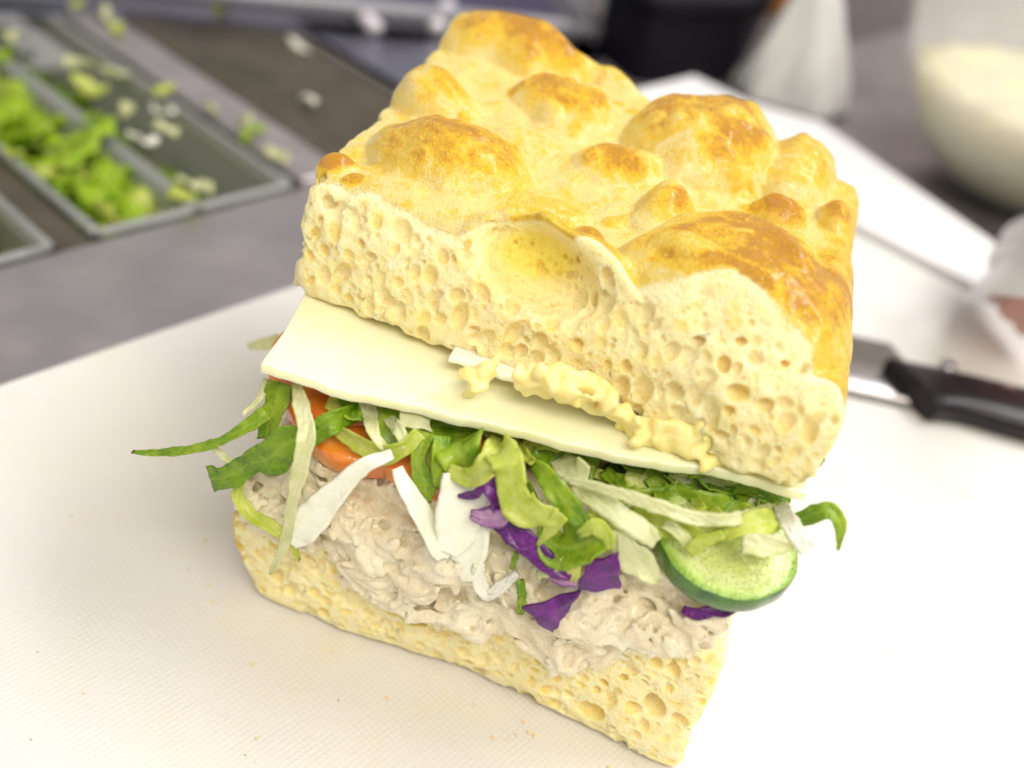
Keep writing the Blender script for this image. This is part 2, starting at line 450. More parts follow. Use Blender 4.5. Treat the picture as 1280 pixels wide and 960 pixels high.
M_LIME = mat_leaf('lime lettuce blade', (.60, .71, .09), (.80, .84, .24), (.80, .82, .38), .5, 3.2)
M_PALE = mat_leaf('pale lettuce rib', (.76, .79, .42), (.86, .87, .60), (.88, .87, .68), .45, 2.0, .22)
M_WHITE = mat_leaf('white cabbage', (.90, .91, .72), (.95, .95, .84), (.95, .95, .86), .14, 1.0, .3)
M_BRIGHT = mat_leaf('bright bulk lettuce', (.34, .55, .012), (.52, .70, .03), (.60, .74, .12), .45, 2.0)
M_ONION = mat_leaf('translucent white onion', (.90, .89, .78), (.94, .93, .86), (.95, .94, .88), .3, 1.2, .2)
M_PURPLE = mat_leaf('purple cabbage skin', (.060, .003, .10), (.15, .006, .21), (.22, .03, .28), .10, 1.3, .26)
M_LILAC = mat_leaf('cut face of purple cabbage', (.42, .20, .42), (.56, .34, .54), (.70, .52, .66), .25, 2.5, .3, edge=(.20, .03, .28))

# ================================================================== the setting
E1 = np.array([.908, -.42]); E2 = np.array([.42, .908]); E1 /= np.linalg.norm(E1); E2 = np.array([-E1[1], E1[0]])
def st(p): return float(p[0] * E1[0] + p[1] * E1[1]), float(p[0] * E2[0] + p[1] * E2[1])
def xy(s, t): return (s * E1[0] + t * E2[0], s * E1[1] + t * E2[1])
ZC = -1.4                                   # the steel counter; the board's top is z = 0
M_STEEL = mat_steel('brushed counter steel', (.44, .405, .41), (.54, .50, .50), .34, .5)
M_STEEL_D = mat_steel('darker steel', (.13, .115, .085), (.19, .165, .125), .4, .6)
M_BOARD = mat_board()
S_EDGE = -17.3
def frame_box(name, s0, s1, t0, t1, z0, z1, mat, r=.1, parent=None, seg=3):
    V, Fc = box_mesh(s0, s1, t0, t1, z0, z1, r, seg, (E1, E2)); return mesh(name, V, Fc, mat, parent)
# counter: solid slab right of the wells, and the strip behind them
counter = frame_box('counter', S_EDGE, 75, -45, 130, ZC - 4, ZC, M_STEEL, .25)
tag(counter, 'brushed grey steel counter under the white cutting board', kind='structure')
wallm = simple('pale tiled wall', (.60, .52, .52), .5, 0, .05, (.66, .58, .57))
fw = frame_box('wall', -120, 90, 130, 134, -60, 110, wallm, 0)
tag(fw, 'pale wall behind the counter', kind='structure')
floorm = simple('dark kitchen floor', (.10, .09, .085), .6)
fl = frame_box('floor', -160, 130, -120, 130, -92, -90, floorm, 0)
tag(fl, 'dark kitchen floor under the counter', kind='structure')

board = empty('cutting_board', (0, 0, 0), 'large white plastic cutting board with dimpled top under the sandwich', 'cutting board')
poly = [xy(*p) for p in round_rect(-9.8, 44, -30, 32.2, 1.2)]
V, Fc = prism(poly, ZC + .004, 0, .12, 3); mesh('slab', V, Fc, M_BOARD, board, smooth=False)
m_white = simple('second white board', (.80, .79, .80), .45, 0, .3, (.84, .83, .84), sss=.2, rad=(1, .9, .8), scale=.003)
q = [at(938, 127, 0), at(1027, 152, 0), at(1249, 306, 0), at(1300, 345, 0)]
poly = [xy(-16, 33.3), xy(24, 33.3), (q[3][0], q[3][1] + .6), (q[2][0], q[2][1]), (q[1][0], q[1][1]), (q[0][0], q[0][1]), xy(-16, 42)]
poly = [poly[0], xy(st(q[3])[0], 33.3), (q[2][0], q[2][1]), (q[1][0], q[1][1]), (q[0][0], q[0][1]), xy(-16, st(q[0])[1])]
V, Fc = prism(poly, ZC + .004, 0.0, .1, 2)
tag(mesh('butcher_paper', V, Fc, m_white, None, False), 'stack of white paper lying just behind the cutting board', 'paper')

# ================================================================== sandwich: top bun
def raxis(v): v = np.array(v, float); return v / np.linalg.norm(v)
def bread_objects(g, F, crustF, brownF, poreF, root, parts):
    V, Q = big_only(*surface_nets(g, F))
    cr = np.clip(g.sample(crustF, V), 0, 1) if crustF.ndim == 3 else crustF
    br = g.sample(brownF, V); po = np.clip(g.sample(poreF, V), 0, 1.5)
    fc = cr[Q].mean(1) > .5
    for nm, keep in ((parts[0], fc), (parts[1], ~fc)):
        if keep.sum() < 4: continue
        u, v, q = submesh(V, Q, keep)
        o = mesh(nm, v, q, M_BREAD, root); attr(o, 'crust', cr[u]); attr(o, 'brown', br[u]); attr(o, 'pore', po[u])

def face_map(g, F):
    """y of the first solid voxel for every (x, z), seen from the front"""
    S = F < 0; j = S.argmax(1); y = g.lo[1] + g.h * j.astype(float); y[~S.any(1)] = np.nan
    return y
def face_at(g, fm, xx, zq):
    i = int(np.clip((xx - g.lo[0]) / g.h, 0, fm.shape[0] - 1)); k = int(np.clip((zq - g.lo[2]) / g.h, 0, fm.shape[1] - 1)); return fm[i, k]
def spaced(cands, gap=.9, cap=6000):
    """largest first, keep those that leave a wall between one another"""
    cands = sorted(cands, key=lambda q: -q[1]); C = np.zeros((cap, 3)); R = np.zeros(cap); n = 0; out = []
    for q in cands:
        r = q[1] * (q[2][0] * q[2][1]) ** .33
        if n and (np.linalg.norm(C[:n] - q[0], axis=1) < gap * (R[:n] + r) + .012).any(): continue
        C[n] = q[0]; R[n] = r; n += 1; out.append(q)
    return out
def carve_pores(g, F, poreF, pts, gen, ns, k=.024):
    for (c, r, el, ax) in pts:
        rad = (r, r * el[0], r * el[1])
        ellipsoid(g, F, c, rad, ax, k, True, ns, min(.07, r * .75))
        L = g.local(c, max(rad) * 1.1)
        if L is None: continue
        sl, x, y, z = L
        d = np.sqrt(sum(((((x - c[0]) * a[0] + (y - c[1]) * a[1] + (z - c[2]) * a[2])) / rr) ** 2 for a, rr in zip(ax, rad)))
        w = np.clip((1.22 - d) * 2.2, 0, 1) * min(1, .35 + r / .2)
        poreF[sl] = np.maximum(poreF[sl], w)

def build_top_bun():
    root = empty('focaccia_bread', (0, 0, 0), 'golden bubbly crusted focaccia top half of the sandwich, resting on the cheese', 'bread')
    h = .039
    g = Grid((-1.9, .5, 6.5), (11.9, 13.5, 11.8), h)
    x, y, z = g.x, g.y, g.z
    X2, Y2 = np.broadcast_arrays(g.x[:, :, 0], g.y[:, :, 0])
    # (px, py, assumed z, radius along x, along y, height, brown)
    B = [(565, 165, 10.2, 1.75, 1.5, 1.00, 1.0), (650, 45, 10.3, 2.35, 1.3, 1.05, .9), (545, 95, 10.1, 1.2, .8, .70, .6), (770, 75, 10.2, 1.5, 1.2, .75, .55),
         (715, 120, 10.1, 1.25, 1.1, .75, .75), (885, 155, 10.3, 1.45, 2.3, 1.15, 1.0), (838, 238, 10.1, .68, .75, .75, .85), (775, 190, 10.0, 1.0, .75, .62, .75),
         (700, 300, 9.9, 1.75, 1.35, .95, .75), (755, 275, 10.0, .6, .6, .62, .85), (680, 228, 9.9, 1.1, .9, .45, .35), (945, 330, 10.0, 2.15, 1.95, 1.15, 1.1),
         (992, 200, 9.9, .95, 1.7, .80, .6), (978, 258, 9.9, .62, .55, .60, .8), (1048, 262, 9.7, .55, .7, .55, .9), (660, 165, 9.8, .7, .6, .35, .4),
         (480, 230, 9.6, 1.3, 1.1, .35, .15), (600, 250, 9.6, 1.3, 1.1, .30, .05), (1050, 360, 9.6, .8, 2.0, .45, .95), (412, 178, 9.9, .42, .38, .42, 1.0)]
    base = 9.30 + .055 * np.clip(Y2 - 3, 0, 9) + .16 * noise2(g.shape[:2], h, 1.6, 3) + .05 * noise2(g.shape[:2], h, .6, 4)
    T = base.copy(); BR = np.zeros_like(T)
    wx = .28 * noise2(g.shape[:2], h, 1.5, 5) + .11 * noise2(g.shape[:2], h, .5, 15); wy = .28 * noise2(g.shape[:2], h, 1.5, 6) + .11 * noise2(g.shape[:2], h, .5, 16)
    for (px, py, zz, rx, ry, hh, bn) in B:
        c = at(px, py, zz)
        q = ((X2 + wx - c[0]) / rx) ** 2 + ((Y2 + wy - c[1]) / ry) ** 2
        dome = 9.16 + .055 * np.clip(Y2 - 3, 0, 9) + hh * 1.0 * np.clip(1.3 - q, 0, None) ** .66 * .98 - .6 * np.clip(q - 1.1, 0, 1.5)
        T = smax(T, dome, .24)
        BR = np.maximum(BR, bn * sstep(1.35, .25, q) * (.55 + .45 * sstep(1.2, .3, q)))
    T = T + .045 * noise2(g.shape[:2], h, .7, 27) - .02 * np.abs(noise2(g.shape[:2], h, .4, 28)) + .08 * noise2(g.shape[:2], h, 1.0, 17) - .05 * np.abs(noise2(g.shape[:2], h, .9, 18)) + .03 * noise2(g.shape[:2], h, .5, 7) + .035 * noise2(g.shape[:2], h, .28, 8) + .02 * noise2(g.shape[:2], h, .15, 9)
    gb = np.random.default_rng(61)
    for i in range(85):
        bx, by = gb.uniform(-.3, 10.4), gb.uniform(2.4, 11.5); r_ = gb.uniform(.12, .42); e_ = gb.uniform(.6, 1.6)
        q = (((X2 + wx * .5 - bx) / (r_ * e_)) ** 2 + ((Y2 + wy * .5 - by) / r_) ** 2)
        d_ = np.clip(1 - q, 0, None); T = T + r_ * .30 * d_ ** 1.3; b_ = gb.uniform(.2, .8)
        BR = np.maximum(BR, b_ * np.clip(d_ * 2, 0, 1)) if gb.random() < .55 else BR * (1 - .6 * np.clip(d_ * 2, 0, 1))
    BR = BR + .30 * noise2(g.shape[:2], h, .55, 62) * (.3 + BR) - .35 * sstep(.10, .0, np.abs(noise2(g.shape[:2], h, .8, 63))) * sstep(.2, .6, BR)
    # side planes (positive outside)
    A, Bc, Cc, D = np.array([-.45, 2.25]), np.array([10.75, 1.3]), np.array([10.45, 10.6]), np.array([-.95, 12.5])
    def plane(p, q):
        d = (q - p) / np.linalg.norm(q - p); n = np.array([d[1], -d[0]]); return (x - p[0]) * n[0] + (y - p[1]) * n[1]
    zz = z - 7.0
    lean = .16 * zz - .10 * np.sin(zz * 1.2)
    ns1 = noise3(g.shape, h, 1.1, 21); ns2 = noise3(g.shape, h, .42, 22); ns3 = noise3(g.shape, h, .17, 23)
    wav = .09 * ns1 + .035 * ns2 + .026 * ns3
    front = plane(A, Bc) + lean + wav - .12 * np.sin((x - 1) * .9)
    left = plane(D, A) + .05 * zz + wav * 1.1
    right = plane(Bc, Cc) + .10 * ns1 - .35 * np.exp(-((zz - 1.5) / 1.1) ** 2) + .3 + .02 * ns3
    back = plane(Cc, D) + .10 * ns1 - .3 * np.exp(-((zz - 1.4) / 1.2) ** 2) + .3
    top = (z - T[:, :, None]) * .85
    bot = (6.86 + .036 * x - z) + .05 * ns2 + .045 * ns3
    F = smax(right, back, .9)
    F = smax(F, top, .55)
    F = smax(F, left, .12)
    F = smax(F, bot, .10)
    crustS = F.copy()                     # body without the cut front
    # front rounds over softly at the upper edge, as torn bread does
    kf = .12 + .38 * sstep(6.5, 2.0, x)
    front = front + .32 * np.clip(z - 8.7, 0, 2) * sstep(6.9, 8.4, x) + .25 * np.clip(z - 8.7, 0, 2) * sstep(4.5, 2, x)
    F = smax(F, front, kf)
    crust = 1 - sstep(.02, .30, -np.maximum(top, smax(right, back, .9)) )
    # the cut faces carry no crust
    crust = crust * sstep(-.02, .22, -front + .0 * x) * sstep(-.05, .15, -left)
    crust = np.maximum(crust, sstep(.30, .05, -right) * sstep(.1, .3, -front)) * sstep(7.1, 7.5, z + .0 * x)
    brown3 = np.broadcast_to(BR[:, :, None], F.shape).copy()
    brown3 = np.maximum(brown3, (sstep(1.1, .2, -right) * .48 * sstep(7.4, 9.2, z)))
    poreF = np.zeros_like(F)
    # open bubble in the middle of the front edge
    c = at(672, 318, 9.25)
    ellipsoid(g, F, c + np.array([.15, -.50, .02]), (1.35, .80, .80), np.array([raxis((1, -.25, -.22)), raxis((.25, 1, .35)), raxis((.2, -.35, 1))]), .30, True)
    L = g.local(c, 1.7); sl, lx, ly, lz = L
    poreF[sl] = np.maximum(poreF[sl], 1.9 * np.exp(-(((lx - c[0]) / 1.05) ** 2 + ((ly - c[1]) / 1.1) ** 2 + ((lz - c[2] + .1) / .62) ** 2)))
    # pores
    ns4 = noise3(g.shape, h, .26, 24); bc = c.copy()
    gen = np.random.default_rng(5); pts = []
    fm = face_map(g, F)
    def face_y(xx, zq):
        v = face_at(g, fm, xx, zq); return 2.2 if v != v else float(v)
    for (px, py, r, ex) in [(593, 393, .17, 1.6), (735, 383, .22, 1.3), (627, 430, .16, 1.7), (890, 520, .22, 2.4), (860, 425, .17, .8), (697, 468, .2, 1.1), (575, 340, .15, 1.5), (545, 345, .13, 1.2),
                            (500, 285, .26, 1.5), (480, 370, .2, 1.6), (530, 400, .2, 1.5), (575, 395, .25, 1.6), (925, 490, .3, .8), (968, 520, .16, 1.2), (905, 455, .2, 1.3), (985, 495, .14, 1), (960, 545, .2, 1),
                            (980, 455, .2, .8), (640, 380, .2, 1.7), (675, 425, .22, 1.5), (760, 455, .17, 1), (800, 440, .2, 1.3), (420, 290, .25, 1.5), (405, 345, .18, 1.5), (450, 250, .24, 1.6), (915, 560, .22, 1.0),
                            (835, 500, .16, 1.5), (875, 425, .2, .6), (925, 425, .18, .6), (765, 400, .14, 1), (720, 500, .14, 1.5)]:
        yy = 2.2
        for _ in range(3):
            p = atY(px, py, yy); yy = face_y(p[0], p[2])
        ax = np.array([raxis((1, 0, .3 + gen.normal() * .2)), [0, 1, 0], raxis((-.3, 0, 1))])
        pts.append((p + np.array([0, .0, 0]), r, (1.0, ex), ax))
    pts = [(a, b * .72, c_, d) for a, b, c_, d in pts]
    for i in range(11000):
        r = float(np.clip(gen.lognormal(-3.12, .50), .034, .15))
        xx, zq = gen.uniform(-.5, 10.6), gen.uniform(7.15, 9.9)
        ix, iy = int((xx - g.lo[0]) / h), int((face_y(xx, zq) + .3 - g.lo[1]) / h)
        if zq + 1.2 * r > T[ix, iy] - .28 or face_y(xx, zq) > 3.5: continue
        if np.linalg.norm((np.array([xx, 0, zq]) - bc) * [.85, 0, 1.25]) < 1.0 and r > .06: continue
        c = np.array([xx, face_y(xx, zq) + r * gen.uniform(-.55, .35), zq])
        ax = rot_axes(gen) * .45 + np.eye(3)[[0, 1, 2]]; ax, _ = np.linalg.qr(ax.T); ax = ax.T
        el = (1.0, gen.uniform(1.0, 2.2)) if gen.random() < .75 else (1.1, gen.uniform(.65, .9))
        pts.append((c, r, el, ax))
    pts = [q for q in spaced(pts, .98, 9000) if q[1] > .14 or gen.random() < .62]
    for i in range(600):
        r = float(np.clip(gen.lognormal(-2.2, .4), .06, .25)); t = gen.uniform(0, 1)
        zq = gen.uniform(7.2, 9.3); c = np.array([A[0] + t * (D[0] - A[0]) - .05 * (zq - 7) + gen.uniform(-.1, .15), A[1] + t * (D[1] - A[1]), zq])
        pts.append((c, r, (1.0, 1.4), np.linalg.qr(rot_axes(gen))[0]))
    carve_pores(g, F, poreF, pts, gen, ns4)
    F += .012 * ns3 * (1 - crust)
    poreF *= (1 - crust * .8)
    bread_objects(g, F, crust, brown3, poreF, root, ('crust', 'crumb'))
    return root

def build_bottom_bun():
    root = empty('focaccia_bread', (0, 0, 0), 'pale airy focaccia bottom half under the tuna salad, standing on the board', 'bread')
    h = .044
    g = Grid((-1.2, -1.2, -.2), (11.6, 9.6, 4.6), h)
    x, y, z = g.x, g.y, g.z
    ns1 = noise3(g.shape, h, 1.2, 31); ns2 = noise3(g.shape, h, .45, 32); ns3 = noise3(g.shape, h, .18, 33)
    wav = .12 * ns1 + .045 * ns2 + .028 * ns3
    front = -y + wav - .12 * np.sin(x * .8 + .5) + .10 * (z - 1.5) * 0 + .12 * np.clip(.6 - z, 0, 1)
    left = -x - .35 * sstep(0, 2.2, z) + .05 + .35 * np.clip(1 - z, 0, 1) ** 2 + wav * .5
    right = x - 10.45 + .02 * z + wav
    back = y - 8.6 + wav
    bot = .02 - z + .03 * ns2
    top = z - (2.55 + .13 * x + .1 * ns1)
    F = smax(left, front, .25); F = smax(F, right, .25); F = smax(F, back, .3); F = smax(F, bot, .28); F = smax(F, top, .2)
    crust = np.maximum(sstep(.22, .03, -left - .05), sstep(.16, .02, z)) * sstep(-.05, .10, -front)
    crust = np.broadcast_to(crust, F.shape).astype(np.float32).copy()
    brown = (.30 * sstep(.5, 0, -left) + .25 * sstep(2.8, 1.0, z) * 0 + .1) * np.ones(F.shape, np.float32)
    poreF = np.zeros(F.shape, np.float32)
    gen = np.random.default_rng(9); pts = []; fm = face_map(g, F)
    for (px, py, r, ex) in [(740, 890, .30, .95), (755, 852, .14, .8), (790, 885, .18, 1.0), (818, 880, .24, 1.3), (757, 925, .14, .8), (660, 870, .2, 1.1), (665, 850, .13, 1.6), (843, 838, .16, 1.4),
                            (542, 857, .13, 1), (405, 765, .16, 1), (645, 905, .12, 1), (730, 950, .15, .8), (706, 945, .16, .8), (780, 955, .14, .6), (650, 790, .3, .5), (520, 780, .3, .45),
                            (300, 705, .1, 1.5), (450, 800, .13, 1), (480, 830, .13, 1), (820, 830, .14, 1.2), (600, 840, .15, 1), (560, 820, .12, 1.2), (850, 900, .18, 1.2), (345, 720, .15, 1.2)]:
        yy = 0.0
        for _ in range(3):
            p = atY(px, py, yy); v = face_at(g, fm, p[0], p[2]); yy = 0.0 if v != v else float(v)
        ax = np.array([raxis((1, 0, .25)), [0, 1, 0], raxis((-.25, 0, 1))])
        pts.append((p + np.array([0, .02, 0]), r, (1.3, ex), ax))
    for i in range(14000):
        r = float(np.clip(gen.lognormal(-3.15, .5), .036, .13))
        c = np.array([gen.uniform(-.1, 10.5), 0, gen.uniform(.1, 4)]); v = face_at(g, fm, c[0], c[2])
        if v != v: continue
        c[1] = v + r * gen.uniform(-.35, .35)
        ax = rot_axes(gen) * .45 + np.eye(3); ax, _ = np.linalg.qr(ax.T)
        pts.append((c, r, (1.0, gen.uniform(.6, 1.5)), ax.T))
    pts = [q for q in spaced(pts, .98) if q[1] > .125 or gen.random() < .5]
    for i in range(260):
        r = float(np.clip(gen.lognormal(-2.3, .42), .05, .25))
        c = np.array([10.45 + gen.uniform(-.2, .1), gen.uniform(0, 8.5), gen.uniform(.1, 4)])
        pts.append((c, r, (1.0, 1.3), rot_axes(gen)))
    carve_pores(g, F, poreF, pts, gen, noise3(g.shape, h, .26, 34))
    poreF *= (1 - crust * .7)
    bread_objects(g, F, crust, brown, poreF, root, ('crust', 'crumb'))

def cucumber_place():
    return atY(905, 680, .80), raxis((.06, -.13, 1.0))
def build_tuna():
    h = .042
    g = Grid((-1.0, -1.4, 1.4), (11.4, 8.6, 6.4), h)
    x, y, z = g.x, g.y, g.z
    ns1 = noise3(g.shape, h, .9, 41); ns2 = noise3(g.shape, h, .36, 42); ns3 = noise3(g.shape, h, .15, 43, (1.6, 1, .8))
    F = smax(np.abs(x - 5.0) - 4.75, smax(np.abs(y - 4.1) - 4.1, np.abs(z - (3.9 + .09 * x)) - .85, .5), .4) + .12 * ns1
    gen = np.random.default_rng(3)
    def lump(px, py, r, yo=-.1, el=(1, .8, .8)):
        c = atY(px, py, yo)
        ax = rot_axes(gen) * .5 + np.eye(3); ax, _ = np.linalg.qr(ax.T)
        ellipsoid(g, F, c, (r * el[0], r * el[1], r * el[2]), ax.T, .14)
    low = [(318, 625), (335, 648), (365, 662), (392, 668), (420, 672), (440, 700), (450, 722), (475, 735), (500, 748), (530, 756), (560, 762), (590, 772), (620, 770), (645, 778), (665, 795), (690, 810), (720, 815),
           (750, 812), (780, 800), (810, 796), (840, 790), (870, 778), (893, 768)]
    for (px, py) in low:
        lump(px, py, gen.uniform(.33, .46), gen.uniform(-.15, .05), (1.1, .8, .75))
    for (px, py, r) in [(330, 590, .55), (345, 625, .5), (385, 620, .6), (410, 640, .5), (440, 640, .75), (470, 680, .7), (500, 660, .8), (535, 710, .7), (470, 710, .5), (560, 690, .8), (590, 740, .6), (620, 700, .8),
                        (640, 745, .6), (670, 720, .7), (690, 775, .6), (700, 790, .55), (740, 760, .85), (760, 740, .8), (745, 790, .6), (790, 765, .7), (830, 780, .5), (855, 785, .45), (885, 778, .36), (780, 750, .5)]:
        lump(px, py, r, gen.uniform(-.05, .2), (1.1, .85, .85))
    F += .07 * ns2 + .05 * ns3
    # flakes and fibres half sunk in the front, and the creases between them
    fm = face_map(g, F)
    for i in range(1900):
        xx, zq = gen.uniform(-.1, 10.4), gen.uniform(1.6, 5.6); v = face_at(g, fm, xx, zq)
        if v != v or v > 1.6: continue
        big = gen.random() < .25; r = gen.uniform(.10, .19) if big else gen.uniform(.035, .09)
        ang = .9 * math.sin(xx * 1.7 + zq) + gen.normal() * .5
        a0 = raxis((math.sin(ang), gen.normal() * .15, -math.cos(ang))); a1 = raxis(np.cross(a0, (gen.normal() * .4, 1, gen.normal() * .4))); a2 = np.cross(a0, a1)
        carve = gen.random() < .27
        ellipsoid(g, F, (xx, v + (-.03 if carve else .01), zq), (r * (2.8 if carve else 2.1), r * .75, r * .5), np.array([a0, a1, a2]), .028, carve)
    cc, cn = cucumber_place(); u_ = raxis(np.cross(cn, (0, 0, 1)))
    ellipsoid(g, F, cc + cn * .70, (1.1, 1.6, 1.6), np.array([cn, u_, np.cross(cn, u_)]), .1, True)
    # hanging shreds
    for path, r in (([(783, 826), (790, 838), (797, 850), (800, 864)], .10), ([(775, 815), (784, 830)], .07), ([(540, 775), (528, 772), (515, 778)], .05), ([(500, 752), (488, 757)], .08), ([(385, 672), (392, 690)], .10)):
        for a, b in zip(path[:-1], path[1:]):
            for t in (0, .25, .5, .75):
                p = atY(a[0] + (b[0] - a[0]) * t, a[1] + (b[1] - a[1]) * t, -.42)
                ellipsoid(g, F, p, (r, r, r * 1.5), None, .05)
    F = F + .018 * ns3
    V, Q = big_only(*surface_nets(g, F))
    o = mesh('tuna_salad', V, Q, M_TUNA)
    tag(o, 'thick layer of creamy beige tuna salad with pepper specks, spilling over the lower bread', 'tuna salad')

def build_spread():
    h = .045
    g = Grid((2.0, -.6, 6.4), (11.4, 3.6, 9.0), h)
    F = np.ones(g.shape, np.float32) * 1.0
    gen = np.random.default_rng(8)
    cl = [(592, 478, .30, .9), (604, 468, .26, 1.1), (580, 477, .2, .9), (618, 462, .2, 1.3), (655, 470, .22, 1.2), (672, 478, .27, 1.1), (690, 482, .26, 1.05), (712, 480, .3, 1.1), (702, 492, .18, .9), (725, 494, .18, 1.1),
          (738, 500, .2, 1.1), (755, 507, .2, 1.2), (770, 516, .2, 1.2), (800, 545, .28, 1.0), (795, 530, .2, 1.1), (815, 548, .28, 1.05), (835, 556, .3, 1.1), (858, 556, .28, 1.15), (868, 548, .24, 1.3), (885, 562, .28, 1.2),
          (905, 572, .28, 1.25), (925, 576, .26, 1.3), (948, 582, .24, 1.35), (968, 588, .22, 1.4), (985, 592, .2, 1.45), (1000, 590, .18, 1.5), (1004, 580, .15, 1.6), (840, 540, .2, 1.4), (780, 525, .17, 1.2), (805, 535, .22, 1.2), (822, 540, .24, 1.3), (850, 545, .26, 1.4), (872, 556, .26, 1.5), (893, 560, .22, 1.5), (915, 566, .24, 1.6), (938, 574, .22, 1.6), (960, 580, .2, 1.7), (742, 492, .2, 1.4), (765, 505, .18, 1.4)]
    for (px, py, r, yy) in cl:
        yb = -.3 + .166 * atY(px, py, 1.0)[0] + .45
        for k in range(5):
            p = atY(px + gen.normal() * 6, py + gen.normal() * 4 - 2, yb + gen.uniform(-.1, .35))
            ellipsoid(g, F, p, (r * gen.uniform(.5, .9), r * .7, r * gen.uniform(.25, .7)), rot_axes(gen), .07)
    F += .02 + .10 * noise3(g.shape, h, .17, 53) + .05 * noise3(g.shape, h, .3, 51) + .03 * noise3(g.shape, h, .13, 52)
    V, Q = big_only(*surface_nets(g, F), 200)
    tag(mesh('spread', V, Q, M_SPREAD), 'lumpy pale yellow spread oozing from under the top bread onto the cheese', 'spread')

# ------------------------------------------------------------------ cheese
def slab(name, c00, c10, c11, c01, thick, mat, sag, nx=60, ny=40, seed=1, rough=.02):
    """a thin slice over four corners (front left, front right, back right, back left)"""
    g = np.random.default_rng(seed); ph = g.uniform(0, 6, 8)
    def surf(u, v):
        p = (1 - u) * (1 - v) * c00[:, None] + u * (1 - v) * c10[:, None] + u * v * c11[:, None] + (1 - u) * v * c01[:, None]
        return p
    rows = []
    prof = [(0, 0)] 
    U = np.linspace(0, 1, nx); Vv = np.linspace(0, 1, ny)
    uu, vv = np.meshgrid(U, Vv, indexing='ij'); u, v = uu.ravel(), vv.ravel()
    p = surf(u, v)
    ed = rough * (np.sin(u * 23 + ph[0]) + .6 * np.sin(u * 61 + ph[1]) + .4 * np.sin(u * 131 + ph[3]))
    p = p.copy(); p[1] += ed * np.exp(-v * 40); p[0] += rough * np.sin(v * 19 + ph[2]) * np.exp(-u * 40)
    p[2] += sag(u, v)
    n = nx * ny; e = .05
    # inset upper ring for a soft rim
    T_ = p.copy(); T_[2] += thick
    cu = np.clip(np.minimum(u, 1 - u) * 200, 0, 1)
    Bm = p.copy()
    V = np.concatenate([T_.T, Bm.T])
    Fc = []
    for i in range(nx - 1):
        for j in range(ny - 1):
            a = i * ny + j; Fc.append((a, a + ny, a + ny + 1, a + 1)); Fc.append((n + a, n + a + 1, n + a + ny + 1, n + a + ny))
    ring = [i * ny for i in range(nx)] + [(nx - 1) * ny + j for j in range(1, ny)] + [i * ny + ny - 1 for i in range(nx - 2, -1, -1)] + [j for j in range(ny - 2, 0, -1)]
    for k in range(len(ring)):
        a, b = ring[k], ring[(k + 1) % len(ring)]; Fc.append((b, a, n + a, n + b))
    o = mesh(name, V, Fc, mat)
    bv = o.modifiers.new('soft rim', 'BEVEL'); bv.width = .03 * CM; bv.segments = 3; bv.limit_method = 'ANGLE'; bv.angle_limit = math.radians(50)
    return o
def build_cheese():
    fl_ = at(325, 467, 6.62); fr = at(1005, 624, 6.84)
    d = fr - fl_; dd = np.array([-d[1], d[0]]) / np.linalg.norm(d[:2])
    bl = fl_ + np.array([dd[0] * 8.6, dd[1] * 8.6, .05]); brr = fr + np.array([dd[0] * 8.2, dd[1] * 8.2, .05])
    sag = lambda u, v: -.16 * np.sin(u * 3.14) * np.exp(-v * 3) + .05 * np.sin(u * 14 + 2) * np.exp(-v * 9) + .02 * np.sin(u * 31) * np.exp(-v * 14) - .10 * np.exp(-u * 9 - v * 6) + .02 * np.sin(u * 9 + 1) * np.exp(-v * 6)
    o = slab('cheese_slice', fl_, fr, brr, bl, .22, M_CHEESE, sag, seed=2, rough=.03)
    tag(o, 'large pale yellow cheese slice reaching out beyond the top bread on the left', 'cheese', 'cheese slices')
    z2 = 7.12
    a = at(560, 452, z2); c = at(786, 528, z2 + .02)
    d = c - a; dd = np.array([-d[1], d[0]]) / np.linalg.norm(d[:2])
    o = slab('cheese_slice', a, c, c + np.array([dd[0] * 6, dd[1] * 6, 0]), a + np.array([dd[0] * 6, dd[1] * 6, 0]), .13, M_CHEESE2, lambda u, v: -.02 * u, 40, 20, seed=5)
    tag(o, 'smaller whiter cheese slice peeking out between the spread and the large slice', 'cheese', 'cheese slices')

